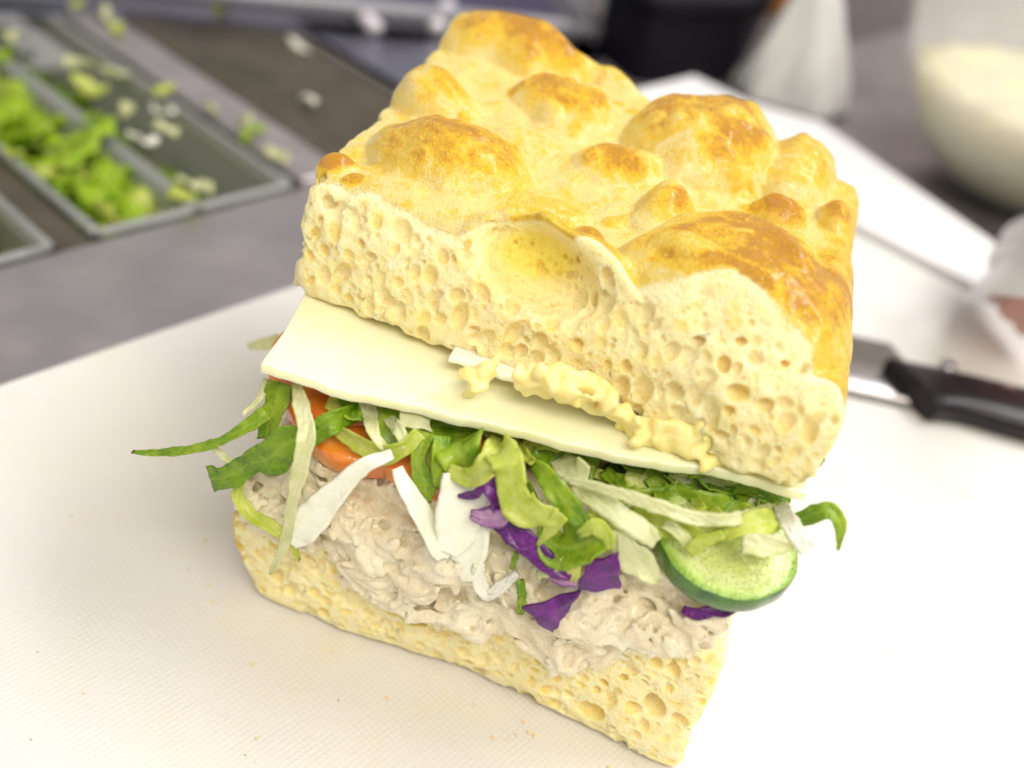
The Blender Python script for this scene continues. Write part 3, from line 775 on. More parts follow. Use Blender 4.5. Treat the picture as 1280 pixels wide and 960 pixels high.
# ------------------------------------------------------------------ ribbons
def catmull(P, n):
    P = np.asarray(P, float); P = np.vstack([2 * P[0] - P[1], P, 2 * P[-1] - P[-2]]); m = len(P) - 3
    out = []
    for s in np.linspace(0, m - 1e-6, n):
        i = int(s); t = s - i; p0, p1, p2, p3 = P[i:i + 4]
        out.append(.5 * ((2 * p1) + (-p0 + p2) * t + (2 * p0 - 5 * p1 + 4 * p2 - p3) * t * t + (-p0 + 3 * p1 - 3 * p2 + p3) * t ** 3))
    return np.array(out)
def strip_geo(C, Wd, side, thick, ruffle, seed, cup=.12, na=10, edge=.08, rf=1.0, cr=1.0):
    g = np.random.default_rng(seed); n = len(C); ph = g.uniform(0, 6.28, 12)
    T = np.gradient(C, axis=0); T /= np.linalg.norm(T, axis=1, keepdims=True) + 1e-9
    S = side - T * (side * T).sum(1, keepdims=True); S /= np.linalg.norm(S, axis=1, keepdims=True) + 1e-9
    Nn = np.cross(S, T)
    arc = np.concatenate([[0], np.cumsum(np.linalg.norm(np.diff(C, axis=0), axis=1))])
    v = np.linspace(-1, 1, na)
    V = []; UV = []
    eL = 1 + edge * (np.sin(arc * 7 * rf + ph[0]) + .7 * np.sin(arc * 17 * rf + ph[1]) + .22 * np.sin(arc * 37 * rf + ph[4]))
    eR = 1 + edge * (np.sin(arc * 8 * rf + ph[2]) + .7 * np.sin(arc * 15 * rf + ph[3]) + .22 * np.sin(arc * 33 * rf + ph[5]))
    for k, q in enumerate(v):
        w = Wd / 2 * q * (np.where(q < 0, eL, eR))
        disp = -cup * Wd * (q * q) + ruffle * (abs(q) ** 1.6 * np.sin(arc * (5.5 * rf) + ph[6] + q * 1.3) + .5 * abs(q) ** 2 * np.sin(arc * 12.5 * rf + ph[7] + 2 * q) + .35 * np.sin(arc * 3.1 + ph[8] + 1.4 * q))
        disp = disp + cr * (.014 * np.sin(arc * 21 + ph[9] + q * 5) + .012 * np.sin(q * 9 + arc * 9 + ph[10]))
        V.append(C + S * w[:, None] + Nn * disp[:, None]); UV.append(np.stack([arc / 2.0, np.full(n, (q + 1) / 2)], 1))
    V = np.array(V).transpose(1, 0, 2); UV = np.array(UV).transpose(1, 0, 2)
    du = np.gradient(V, axis=0); dv = np.gradient(V, axis=1); NN = np.cross(dv, du); NN /= np.linalg.norm(NN, axis=2, keepdims=True) + 1e-9
    top = V + NN * thick / 2; bot = V - NN * thick / 2
    A = np.concatenate([top.reshape(-1, 3), bot.reshape(-1, 3)]); UVA = np.concatenate([UV.reshape(-1, 2)] * 2); m = n * na
    Fc = []
    for i in range(n - 1):
        for j in range(na - 1):
            a = i * na + j; Fc.append((a, a + 1, a + na + 1, a + na)); Fc.append((m + a, m + a + na, m + a + na + 1, m + a + 1))
    for i in range(n - 1):
        a = i * na; Fc.append((a, a + na, m + a + na, m + a)); a = i * na + na - 1; Fc.append((a + na, a, m + a, m + a + na))
    for j in range(na - 1):
        Fc.append((j + 1, j, m + j, m + j + 1)); a = (n - 1) * na + j; Fc.append((a, a + 1, m + a + 1, m + a))
    return A, Fc, UVA
_seed = [100]
def under_cheese(px, py, y):
    """pieces that hang from below the cheese start behind its front edge"""
    e = np.interp(px, [325, 500, 640, 780, 900, 1003], [478, 507, 545, 590, 616, 630])
    w = float(np.clip((e + 26 - py) / 14, 0, 1)); yc = -.1 + .165 * atY(px, py, 0)[0] + .25
    return y if y > yc or px > 1006 or px < 320 else y * (1 - w) + yc * w
def patch(name, q, ys, mat, label, cat, group, thick=.07, bulge=.06, nn=14, seed=0, wob=.02):
    """a cut piece over four corners (px, py) at depths ys, gently cupped and with real thickness"""
    c = [atY(p[0], p[1], under_cheese(p[0], p[1], y)) for p, y in zip(q, ys)]
    g = np.random.default_rng(seed); ph = g.uniform(0, 6, 6)
    u = np.linspace(0, 1, nn); U_, V_ = np.meshgrid(u, u, indexing='ij')
    Pm = ((1 - U_) * (1 - V_))[..., None] * c[0] + (U_ * (1 - V_))[..., None] * c[1] + (U_ * V_)[..., None] * c[2] + ((1 - U_) * V_)[..., None] * c[3]
    nr = raxis(np.cross(c[1] - c[0], c[3] - c[0])); nr = nr if nr @ VIEW < 0 else -nr
    up = raxis(np.cross(nr, VIEW)); 
    Pm = Pm + nr * (bulge * (np.sin(U_ * 3.14 * .9 + .2) + .5 * np.sin(V_ * 4 + ph[0]) + .25 * np.sin(U_ * 9 + ph[1] + V_ * 5)))[..., None]
    Pm = Pm + (wob * (np.sin(U_ * 11 + ph[2]) * (np.abs(V_ - .5) * 2) ** 3))[..., None] * raxis(c[3] - c[0]) + (wob * (np.sin(V_ * 12 + ph[3]) * (np.abs(U_ - .5) * 2) ** 3))[..., None] * raxis(c[1] - c[0])
    A = np.concatenate([(Pm + nr * thick / 2).reshape(-1, 3), (Pm - nr * thick / 2).reshape(-1, 3)]); m = nn * nn; Fc = []
    for i in range(nn - 1):
        for j in range(nn - 1):
            a = i * nn + j; Fc.append((a, a + nn, a + nn + 1, a + 1)); Fc.append((m + a, m + a + 1, m + a + nn + 1, m + a + nn))
    ring = [i * nn for i in range(nn)] + [(nn - 1) * nn + j for j in range(1, nn)] + [i * nn + nn - 1 for i in range(nn - 2, -1, -1)] + [j for j in range(nn - 2, 0, -1)]
    for k in range(len(ring)):
        a, b = ring[k], ring[(k + 1) % len(ring)]; Fc.append((b, a, m + a, m + b))
    uv = np.stack([U_.ravel(), V_.ravel()], 1)
    o = mesh(name, A, Fc, mat, uv=np.concatenate([uv, uv])); 
    bv = o.modifiers.new('soft rim', 'BEVEL'); bv.width = .015 * CM; bv.segments = 2; bv.limit_method = 'ANGLE'; bv.angle_limit = math.radians(50)
    return tag(o, label, cat, group)
def ribbon(name, pts, mat, label, cat, group, thick=.035, ruffle=.055, cup=.10, twist=0.0, edge=.06, n=None, na=11, rf=1.0, cr=.55):
    """pts: (px, py, width px, y)"""
    _seed[0] += 1
    pts = [(p[0], p[1], p[2], under_cheese(p[0], p[1], p[3])) for p in pts]
    P3 = np.array([atY(p[0], p[1], p[3]) for p in pts])
    sc = [F_PX / np.dot(q - CAM, VIEW) for q in P3]
    W = np.array([p[2] / s for p, s in zip(pts, sc)])
    Ln = np.linalg.norm(np.diff(P3, axis=0), axis=1).sum()
    n = n or int(np.clip(Ln * 14, 16, 80))
    C4 = catmull(np.column_stack([P3, W]), n); C = C4[:, :3]; Wd = np.clip(C4[:, 3], .02, None)
    T = np.gradient(C, axis=0); vd = C - CAM; S = np.cross(T, vd); S /= np.linalg.norm(S, axis=1, keepdims=True)
    Tn = T / np.linalg.norm(T, axis=1, keepdims=True); vn = vd / np.linalg.norm(vd, axis=1, keepdims=True)
    tw = np.linspace(twist, -twist, n)[:, None] + .35 * math.sin(_seed[0] * 1.7)
    S = S * np.cos(tw) + vn * np.sin(tw)
    V, Fc, UV = strip_geo(C, Wd, S, thick, ruffle, _seed[0], cup, na, edge, rf, cr)
    return tag(mesh(name, V, Fc, mat, uv=UV), label, cat, group)

LG, CG, PG = 'lettuce shreds in the sandwich', 'white cabbage shreds', 'purple cabbage shreds'
def build_leaves():
    R = ribbon
    L = lambda pts, mat, label, **kw: R('lettuce_shred', pts, mat, label, 'lettuce', LG, **kw)
    # --- left end
    L([(166, 565, 4, -.9), (203, 566, 9, -.9), (244, 561, 11, -.85), (275, 552, 11, -.75), (306, 535, 15, -.5), (334, 516, 20, -.2)], M_GREEN, 'long thin lettuce shred pointing far out over the board at the left', cup=.2, ruffle=.02, edge=.08)
    L([(352, 478, 30, .3), (346, 500, 30, .1), (338, 525, 26, 0), (332, 548, 18, -.1)], M_GREEN, 'green lettuce piece hanging from the front left corner of the cheese', cup=.15)
    L([(264, 598, 32, -.75), (287, 595, 30, -.8), (312, 580, 30, -.8), (337, 572, 46, -.75), (359, 553, 44, -.65), (387, 545, 28, -.4), (415, 528, 28, -.2), (450, 512, 24, .1)], M_DARK, 'dark green lettuce leaf with square tip hanging out over the left end of the tuna', ruffle=.07)
    L([(303, 593, 10, -.7), (297, 620, 15, -.75), (312, 642, 17, -.8), (340, 659, 16, -.85), (362, 676, 12, -.85), (374, 700, 4, -.8)], M_LIME, 'curved light green lettuce strip lying on the left corner of the lower bread', cup=.15, ruffle=.02)
    L([(334, 473, 10, .2), (325, 498, 8, -.2), (303, 518, 5, -.5)], M_PALE, 'tiny pale lettuce thread dangling beside the left cheese corner', ruffle=.01, na=5)
    L([(266, 558, 6, -.7), (281, 572, 10, -.65), (302, 582, 8, -.5)], M_PALE, 'short pale thread just below the longest lettuce shred', ruffle=.01, na=5)
    L([(370, 478, 12, .2), (378, 512, 20, -.3), (383, 545, 22, -.75), (374, 589, 20, -1.0), (364, 635, 13, -1.05), (356, 680, 13, -1.0), (345, 703, 8, -1.0), (338, 717, 3, -1.0)], M_PALE, 'long pale lettuce strip hanging from the cheese down to the lower bread', ruffle=.03)
    L([(410, 500, 24, .4), (432, 508, 34, .3), (450, 500, 30, .4)], M_LIME, 'yellow green lettuce bit tucked under the cheese above the tomato')
    L([(430, 490, 26, .2), (440, 505, 28, .15), (442, 526, 22, .1)], M_GREEN, 'small bright green lettuce piece just under the cheese edge above the curled strip')
    L([(419, 536, 12, .0), (450, 555, 22, -.25), (478, 566, 27, -.3), (503, 560, 22, -.25), (524, 540, 16, .0)], M_LIME, 'lime lettuce strip curling like a bowl in front of the tomato', cup=.25, ruffle=.02)
    L([(470, 508, 40, .5), (490, 535, 52, .3), (512, 548, 42, .3)], M_GREEN, 'shaded green lettuce leaf inside the bowl shaped lime strip')
    L([(455, 488, 20, .1), (462, 516, 20, -.1), (467, 542, 15, -.3), (481, 560, 10, -.35)], M_PALE, 'pale narrow lettuce strip falling from the cheese into the lime curl', ruffle=.02)
    patch('lettuce_shred', [(494, 494), (534, 504), (540, 540), (503, 535)], [.7, .75, .2, .15], M_PALE, 'pale veined lettuce square hanging from the cheese edge', 'lettuce', LG, thick=.04, bulge=.04, seed=5)
    L([(533, 540, 22, .1), (523, 575, 18, -.15), (531, 606, 28, -.35), (535, 628, 8, -.4)], M_GREEN, 'narrow olive green lettuce piece between the two arms of the white cabbage', ruffle=.04)
    L([(572, 505, 62, .25), (572, 535, 72, .1), (574, 562, 62, 0), (582, 585, 34, -.05)], M_GREEN, 'broad bright green lettuce leaf hanging from the middle of the cheese', ruffle=.09)
    L([(552, 545, 22, -.05), (548, 580, 18, -.25), (545, 608, 7, -.4)], M_GREEN, 'thin green lettuce tip beside the broad bright leaf', ruffle=.03)
    L([(560, 586, 10, -.35), (585, 598, 24, -.45), (606, 585, 30, -.45), (622, 562, 34, -.35), (628, 545, 28, -.2)], M_LIME, 'pale lime ruffled lettuce fold above the purple cabbage threads', ruffle=.07)
    L([(618, 552, 32, -.3), (634, 575, 42, -.45), (640, 605, 36, -.55), (650, 632, 46, -.6), (674, 642, 36, -.6), (698, 646, 22, -.55)], M_LIME, 'long pale lime ruffled lettuce leaf reaching down to the purple strip', ruffle=.10)
    L([(702, 642, 20, -.6), (690, 660, 17, -.65), (671, 681, 3, -.65)], M_LIME, 'pointed lime lettuce tip below the ruffled leaf', ruffle=.02)
    L([(618, 537, 24, .1), (642, 556, 20, 0), (666, 578, 9, -.1)], M_LIME, 'yellow lime lettuce sliver right under the cheese left of the dark hole', ruffle=.03)
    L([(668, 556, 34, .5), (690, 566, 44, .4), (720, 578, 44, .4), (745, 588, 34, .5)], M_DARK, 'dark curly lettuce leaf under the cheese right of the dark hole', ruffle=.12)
    L([(665, 580, 16, .1), (682, 594, 24, -.1), (698, 616, 30, -.3), (717, 640, 30, -.45), (732, 655, 10, -.5)], M_GREEN, 'green lettuce strip with pale edge slanting down beside the dark hole', ruffle=.06)
    L([(700, 572, 26, .2), (716, 588, 34, .05), (735, 596, 26, .1)], M_PALE, 'translucent pale green lettuce bit over the dark curly leaf')
    L([(680, 655, 24, -.2), (692, 680, 48, -.4), (715, 684, 60, -.5), (742, 674, 48, -.5), (762, 664, 24, -.4)], M_GREEN, 'broad crumpled green lettuce leaf above the purple cabbage squares', ruffle=.11)
    L([(708, 694, 24, -.6), (717, 712, 18, -.65), (717, 728, 4, -.65)], M_LIME, 'lime lettuce tip hanging between the two purple cabbage squares', ruffle=.02)
    L([(724, 668, 8, -.65), (742, 657, 20, -.65), (756, 668, 20, -.6), (764, 686, 10, -.6)], M_LIME, 'lime folded lettuce edge on top of the crumpled green leaf', ruffle=.05)
    L([(782, 592, 42, .6), (806, 602, 40, .5), (835, 610, 36, .6)], M_LIME, 'olive yellow lettuce leaf under the cheese above the white strip')
    L([(718, 608, 14, .2), (742, 624, 24, -.05), (772, 643, 27, -.2), (803, 664, 27, -.25), (820, 678, 14, -.25)], M_PALE, 'whitish lettuce rib slanting down toward the cucumber', thick=.09, ruffle=.03)
    L([(775, 660, 22, -.3), (784, 690, 38, -.4), (806, 708, 36, -.45), (824, 728, 5, -.45)], M_PALE, 'pale lettuce leaf with torn tip lying over the left of the cucumber', ruffle=.06)
    L([(702, 599, 6, .0), (747, 609, 11, -.15), (794, 623, 15, -.2), (834, 637, 17, -.15), (875, 649, 16, .0), (919, 648, 16, .3), (957, 637, 14, .7), (980, 629, 8, .9)], M_PALE, 'long pale strip running straight along under the right half of the cheese', thick=.08, ruffle=.02)
    L([(846, 598, 14, .5), (864, 616, 14, .4), (878, 638, 12, .3)], M_LIME, 'short lime strip crossing under the cheese before the dark green leaf', ruffle=.02)
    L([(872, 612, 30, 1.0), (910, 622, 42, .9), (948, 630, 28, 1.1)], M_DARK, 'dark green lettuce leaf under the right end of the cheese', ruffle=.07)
    L([(790, 642, 34, .3), (822, 650, 42, .2), (850, 660, 34, .2), (880, 668, 10, .1)], M_LIME, 'yellowish lettuce leaf resting on the top left of the cucumber', ruffle=.06)
    L([(745, 632, 40, .7), (790, 640, 60, .9), (850, 640, 64, 1.1), (920, 655, 60, 1.2), (955, 660, 40, 1.3)], M_GREEN, 'shadowed green lettuce leaf behind the cucumber', ruffle=.08)
    L([(905, 672, 14, .2), (925, 658, 24, .3), (950, 654, 34, .45), (968, 650, 26, .7)], M_LIME, 'curled translucent green lettuce over the top of the cucumber', ruffle=.05)
    L([(928, 680, 22, .05), (955, 682, 28, .1), (992, 684, 8, .3)], M_PALE, 'pale translucent petal of lettuce on the right of the cucumber', ruffle=.03)
    L([(860, 690, 14, -.15), (880, 676, 18, -.1), (905, 668, 14, .0)], M_LIME, 'thin light green curl lying on the cucumber face', ruffle=.03)
    L([(976, 634, 20, .6), (991, 661, 23, .5), (1009, 686, 22, .4)], M_ONION, 'stubby glassy white lettuce rib sticking out right of the cucumber', thick=.16, ruffle=.01, cup=.02, edge=.02)
    L([(995, 652, 20, .9), (1022, 641, 22, .8), (1038, 639, 22, .8), (1050, 657, 15, .7), (1048, 687, 3, .6)], M_GREEN, 'bent green lettuce shred hooking out at the far right', ruffle=.02)
    L([(1008, 566, 20, 2.2), (1020, 573, 20, 2.1), (1029, 578, 12, 2.0)], M_GREEN, 'small green lettuce bit peeking out right of the top bread', ruffle=.02)
    L([(311, 434, 8, 4.0), (325, 431, 14, 4.0), (350, 424, 16, 4.2)], M_PALE, 'greyish lettuce tip showing behind the left cheese edge', ruffle=.02)
    for pts, mt, lab in [
        ([(600, 527, 16, .5), (622, 548, 18, .2), (650, 562, 14, .1)], M_PALE, 'pale sliver tucked under the cheese above the ruffled lime leaf'),
        ([(655, 560, 16, .6), (676, 552, 20, .5), (700, 560, 14, .6)], M_LIME, 'lime bit under the cheese just above the dark hole'),
        ([(722, 572, 10, .4), (745, 590, 12, .2), (775, 598, 12, .2), (800, 596, 8, .5)], M_LIME, 'narrow lime thread running under the cheese above the long pale strip'),
        ([(756, 588, 14, .7), (774, 606, 18, .3), (780, 630, 14, .1)], M_GREEN, 'short green strip crossing behind the long pale strip'),
        ([(812, 596, 16, .8), (826, 616, 22, .5), (822, 634, 16, .3)], M_GREEN, 'small folded green leaf behind the middle of the long pale strip'),
        ([(735, 640, 10, -.1), (757, 652, 14, -.2), (778, 668, 12, -.25)], M_LIME, 'lime thread beside the whitish rib above the purple square'),
        ([(760, 655, 8, -.3), (770, 672, 10, -.35), (772, 690, 6, -.4)], M_PALE, 'tiny pale thread standing over the purple square'),
        ([(830, 655, 12, .1), (852, 668, 16, .0), (862, 684, 12, -.05)], M_PALE, 'short pale curl on the upper left of the cucumber'),
        ([(886, 640, 18, 1.0), (905, 652, 22, .7), (930, 660, 16, .6)], M_LIME, 'lime leaf between the long pale strip and the cucumber'),
        ([(940, 620, 18, 1.3), (962, 640, 20, 1.0), (972, 660, 12, .8)], M_PALE, 'pale leaf folded under the right tip of the cheese'),
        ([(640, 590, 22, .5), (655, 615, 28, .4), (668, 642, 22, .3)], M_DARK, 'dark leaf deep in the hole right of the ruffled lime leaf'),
        ([(484, 520, 14, .2), (498, 538, 16, .0), (508, 560, 10, -.2)], M_PALE, 'thin pale sliver leaning in the bowl shaped curl'),
        ([(396, 520, 18, .4), (412, 534, 22, .2), (430, 540, 16, .2)], M_LIME, 'lime folded bit against the tomato near the long hanging strip'),
        ([(540, 560, 12, .2), (532, 590, 14, .0), (540, 616, 9, -.1)], M_LIME, 'lime sliver just behind the olive piece between the cabbage arms')]:
        L(pts, mt, lab, ruffle=.05)
    # --- white cabbage
    K = lambda pts, label, **kw: R('cabbage_shred', pts, M_WHITE, label, 'white cabbage', CG, cr=.25, **kw)
    K([(490, 568, 12, -.5), (456, 582, 20, -.7), (425, 610, 28, -.8), (400, 637, 40, -.85), (377, 662, 42, -.9), (364, 680, 18, -.9)], 'thick white cabbage strip slanting down to the left over the tuna', thick=.07, ruffle=.03, cup=.10, edge=.035)
    K([(496, 585, 14, -.4), (508, 610, 22, -.55), (524, 638, 26, -.65), (540, 663, 32, -.7), (551, 685, 30, -.75), (553, 698, 14, -.75)], 'white cabbage arm rising left of the orange tomato tip', thick=.07, ruffle=.03, cup=.10, edge=.035)
    K([(580, 590, 50, -.2), (580, 618, 62, -.4), (574, 648, 58, -.55), (566, 674, 44, -.65), (560, 690, 22, -.7)], 'broad white cabbage leaf below the bright green lettuce in the middle', thick=.11, ruffle=.04, cup=.1, edge=.02)
    K([(600, 650, 30, -.45), (590, 680, 46, -.55), (582, 706, 40, -.62), (574, 716, 22, -.62)], 'rounded white cabbage lobe lying on the tuna under the broad leaf', thick=.1, ruffle=.03, cup=.08, edge=.03)
    R('onion_shred', [(598, 705, 14, -.66), (600, 728, 18, -.7), (610, 744, 14, -.72), (628, 732, 14, -.7), (647, 717, 7, -.66)], M_ONION, 'bent glassy white onion shred on the tuna in the middle', 'onion', 'onion shreds', thick=.1, ruffle=.01, cup=.05)
    R('onion_shred', [(672, 718, 12, -.66), (690, 713, 10, -.68), (706, 704, 8, -.68)], M_PALE, 'small pale onion sliver lying on the purple strip', 'onion', 'onion shreds', thick=.08, ruffle=.01, cup=.05)
    R('celery_bit', [(649, 725, 8, -.66), (653, 745, 10, -.7), (650, 766, 8, -.68)], M_GREEN, 'small bright green celery sliver on the tuna left of the purple square', 'celery', 'celery bits', thick=.08, ruffle=.01, cup=.05)
    R('celery_bit', [(646, 690, 5, -.6), (643, 700, 6, -.62), (640, 711, 4, -.6)], M_DARK, 'tiny dark green celery speck above the bright green sliver', 'celery', 'celery bits', thick=.05, ruffle=.005, na=5)
    # --- purple cabbage
    U = lambda pts, label, mat=M_PURPLE, **kw: R('purple_cabbage_shred', pts, mat, label, 'purple cabbage', PG, **kw)
    U([(573, 620, 4, -.55), (592, 619, 11, -.6), (605, 611, 10, -.6), (618, 622, 16, -.6), (625, 638, 16, -.6)], 'curly thin purple cabbage thread in front of the white leaf', ruffle=.03)
    U([(600, 594, 14, -.4), (612, 606, 22, -.45), (622, 625, 24, -.5), (634, 645, 22, -.5)], 'purple cabbage piece behind the ruffled lime lettuce', ruffle=.04)
    U([(589, 643, 10, -.6), (606, 647, 24, -.63), (622, 646, 28, -.63), (634, 640, 16, -.6)], 'lilac cut face of a cabbage piece beside the white leaf', M_LILAC, thick=.1, ruffle=.02)
    U([(618, 652, 16, -.6), (650, 672, 30, -.65), (672, 692, 28, -.68), (690, 708, 22, -.68), (714, 720, 12, -.66)], 'long dark purple cabbage strip slanting across the tuna', thick=.09, ruffle=.02, cup=.03)
    U([(690, 716, 20, -.62), (706, 722, 22, -.64), (722, 726, 20, -.62)], 'lilac underside of cabbage between the two purple squares', M_LILAC, ruffle=.02)
    patch('purple_cabbage_shred', [(654, 757), (692, 790), (708, 766), (728, 737)], [-.78, -.8, -.74, -.66], M_PURPLE, 'shiny purple cabbage triangle pointing down over the tuna edge', 'purple cabbage', PG, seed=3)
    patch('purple_cabbage_shred', [(720, 738), (776, 735), (774, 690), (736, 700)], [-.64, -.60, -.5, -.55], M_PURPLE, 'shiny purple cabbage square left of the cucumber', 'purple cabbage', PG, seed=4)
    U([(853, 761, 10, -.3), (872, 768, 14, -.35), (890, 764, 13, -.32), (905, 766, 11, -.3), (917, 762, 7, -.2)], 'wavy purple cabbage rim sticking out below the cucumber', ruffle=.05)

def blob_disc(cx, nrm, rad, thick, name, parent, mat, squash=(1, 1), n=64, wob=.02, seed=0, e0=None, e1=None, dome=0.0):
    """a round slice: rim profile turned about its own axis"""
    nrm = raxis(nrm); u = raxis(np.cross(nrm, (0, 0, 1))) if e0 is None else raxis(e0); v = np.cross(nrm, u)
    g = np.random.default_rng(seed); ph = g.uniform(0, 6, 4)
    prof = [(0, thick / 2 + dome), (.3, thick / 2 + dome * .9), (.6, thick / 2 + dome * .6), (.86, thick / 2 + dome * .2), (.95, thick / 2), (.985, thick / 2 - .03), (1, thick / 2 - .08), (1, -thick / 2 + .08), (.985, -thick / 2 + .03), (.95, -thick / 2), (.5, -thick / 2), (0, -thick / 2)]
    V = []; Fc = []
    for (r, q) in prof:
        for k in range(n):
            a = 2 * math.pi * k / n; w = 1 + wob * (math.sin(3 * a + ph[0]) + .6 * math.sin(7 * a + ph[1]) + .3 * math.sin(15 * a + ph[2]))
            V.append(cx + u * (r * rad * squash[0] * w * math.cos(a)) + v * (r * rad * squash[1] * w * math.sin(a)) + nrm * q)
    for i in range(len(prof) - 1):
        for k in range(n):
            a, b = i * n + k, i * n + (k + 1) % n; Fc.append((a, a + n, b + n, b))
    return np.array(V), Fc, prof, n

def build_cucumber_tomato():
    root = empty('cucumber_slice', (0, 0, 0), 'thick juicy cucumber slice with dark green skin at the right end of the sandwich', 'cucumber')
    m, nt, N, L, b = new_mat('cucumber flesh'); nb = NB(nt)
    uv = nb.attr('radius')
    n1 = nb.noise(3, 4, .6)
    f = nb.math('ADD', uv, nb.math('MULTIPLY', nb.math('SUBTRACT', n1, .5), .14))
    col = nb.ramp(f, [(0.0, (.52, .60, .16)), (.35, (.66, .72, .28)), (.55, (.58, .66, .22)), (.72, (.66, .72, .34)), (.88, (.52, .64, .20)), (.97, (.25, .42, .05))])
    sd = nb.math('MULTIPLY', nb.map(nb.vor(3.4, co=nb.co((100.0, 160.0, 100.0))), .18, .30, 1, 0), nb.math('MULTIPLY', nb.map(uv, .18, .30), nb.map(uv, .52, .66, 1, 0)))
    col = nb.mix(nb.math('MULTIPLY', sd, .75), col, (.86, .88, .58))
    dr = nb.math('ADD', nb.math('MULTIPLY', nb.map(nb.vor(16), .0, .45, 1, 0), 1.0), nb.math('MULTIPLY', nb.noise(10, 3), .8))
    P(b, nb, col=col, rough=.26, sss=.5, rad=(1, .9, .35), scale=.35 * CM, normal=nb.bump(dr, .8, .05), spec=.5, coat=.18, coatr=.1)
    skin, nt, N, L, b = new_mat('cucumber skin'); nb = NB(nt)
    P(b, nb, col=nb.mix(nb.map(nb.noise(2.5, 4, .6), .35, .65), (.018, .075, .006), (.06, .17, .012)), rough=.22, coat=.4, coatr=.1, normal=nb.bump(nb.noise(5, 3), .4, .05))
    c, nr = cucumber_place()
    V, Fc, prof, n = blob_disc(c, nr, 1.38, .46, 'x', None, None, wob=.012, seed=4)
    cut = 5 * n
    mesh_f = [f for f in Fc if min(f) < cut - n * 0 and max(f) < 6 * n]; mesh_s = [f for f in Fc if not (max(f) < 6 * n) and max(f) < 9 * n + n]
    mesh_b = [f for f in Fc if not (max(f) < 10 * n)]
    def part(nm, fs, mt):
        u = sorted({i for f in fs for i in f}); mp = {a: k for k, a in enumerate(u)}
        o = mesh(nm, V[u], [tuple(mp[i] for i in f) for f in fs], mt, root)
        attr(o, 'radius', [np.linalg.norm((V[i] - c) - nr * np.dot(V[i] - c, nr)) / 1.36 for i in u]); return o
    part('flesh', mesh_f + mesh_b, m); part('skin', mesh_s, skin)

    tm, nt, N, L, b = new_mat('tomato flesh'); nb = NB(nt)
    col = nb.ramp(nb.noise(1.3, 4, .6), [(.3, (.62, .11, .012)), (.5, (.74, .20, .02)), (.7, (.84, .36, .05))])
    P(b, nb, col=col, rough=.16, sss=.6, rad=(1, .35, .1), scale=.4 * CM, normal=nb.bump(nb.noise(7, 4), .4, .05), coat=.4, coatr=.08, spec=.6)
    for (px, py, y, rad, nv, lab, th) in [(430, 580, -.22, 2.2, (.03, -.30, 1.0), 'orange red tomato slice lying on the tuna behind the white cabbage strip', .6),
                                      (512, 606, -.18, 1.9, (-.05, -.28, 1.0), 'deeper red tomato slice overlapping the first one, seen between cabbage arms', .6),
                                      (392, 528, .25, 1.7, (.0, -.12, 1.0), 'small tomato slice right under the front left corner of the cheese', .55)]:
        nn = raxis(nv); c = atY(px, py, y); c = c + np.array([0, nn[2], -nn[1]]) * rad * .97 - nn * th * .3 + np.array([0, 0, .15])
        V, Fc, prof, n = blob_disc(c, nv, rad, th, 'x', None, None, wob=.02, seed=int(px))
        tag(mesh('tomato_slice', V, Fc, tm), lab, 'tomato', 'tomato slices')

def build_bed():
    """shredded lettuce packed between tuna and cheese, behind the pieces that hang out"""
    g = np.random.default_rng(77)
    groups = {0: ([], [], []), 1: ([], [], []), 2: ([], [], [])}
    for i in range(230):
        c = np.array([g.uniform(.6, 10.1), g.uniform(1.2, 8.2), 0]); c[2] = g.uniform(5.0 + .09 * c[0], 6.35 + .03 * c[0])
        if i < 60: c[1] = g.uniform(.9, 1.8)
        a = g.uniform(0, 6.28); Ln = g.uniform(.5, 1.6); d = np.array([math.cos(a), math.sin(a) * .6, g.normal() * .15])
        pts = [c - d * Ln * .5 + g.normal(size=3) * .05, c + g.normal(size=3) * .12, c + d * Ln * .5 + g.normal(size=3) * .05]
        for p in pts: p[2] = min(p[2], 6.45 + .035 * p[0]); p[1] = max(p[1], .8 + .1 * p[0])
        C = catmull(np.array(pts), 12); W = np.full(12, g.uniform(.2, .6)) * np.sin(np.linspace(.3, 2.9, 12)) ** .4
        side = np.tile(raxis(g.normal(size=3) + np.array([0, -.5, .6])), (12, 1))
        V, Fc, UV = strip_geo(C, W, side, .04, .05, 500 + i, .1, 6)
        k = [0, 0, 1, 2, 0, 1][i % 6]; A = groups[k]; off = sum(len(v) for v in A[0])
        A[0].append(V); A[1].extend([tuple(q + off for q in f) for f in Fc]); A[2].append(UV)
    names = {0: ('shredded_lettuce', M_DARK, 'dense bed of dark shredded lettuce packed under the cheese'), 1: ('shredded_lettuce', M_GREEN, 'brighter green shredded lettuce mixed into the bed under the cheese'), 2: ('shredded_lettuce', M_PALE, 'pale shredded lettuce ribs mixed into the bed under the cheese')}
    for k, A in groups.items():
        nm, mt, lab = names[k]
        tag(mesh(nm, np.concatenate(A[0]), A[1], mt, uv=np.concatenate(A[2])), lab, 'lettuce', kind='stuff')

build_top_bun()
build_bottom_bun()
build_tuna()
build_cheese()
build_spread()
build_cucumber_tomato()
build_bed()
build_leaves()

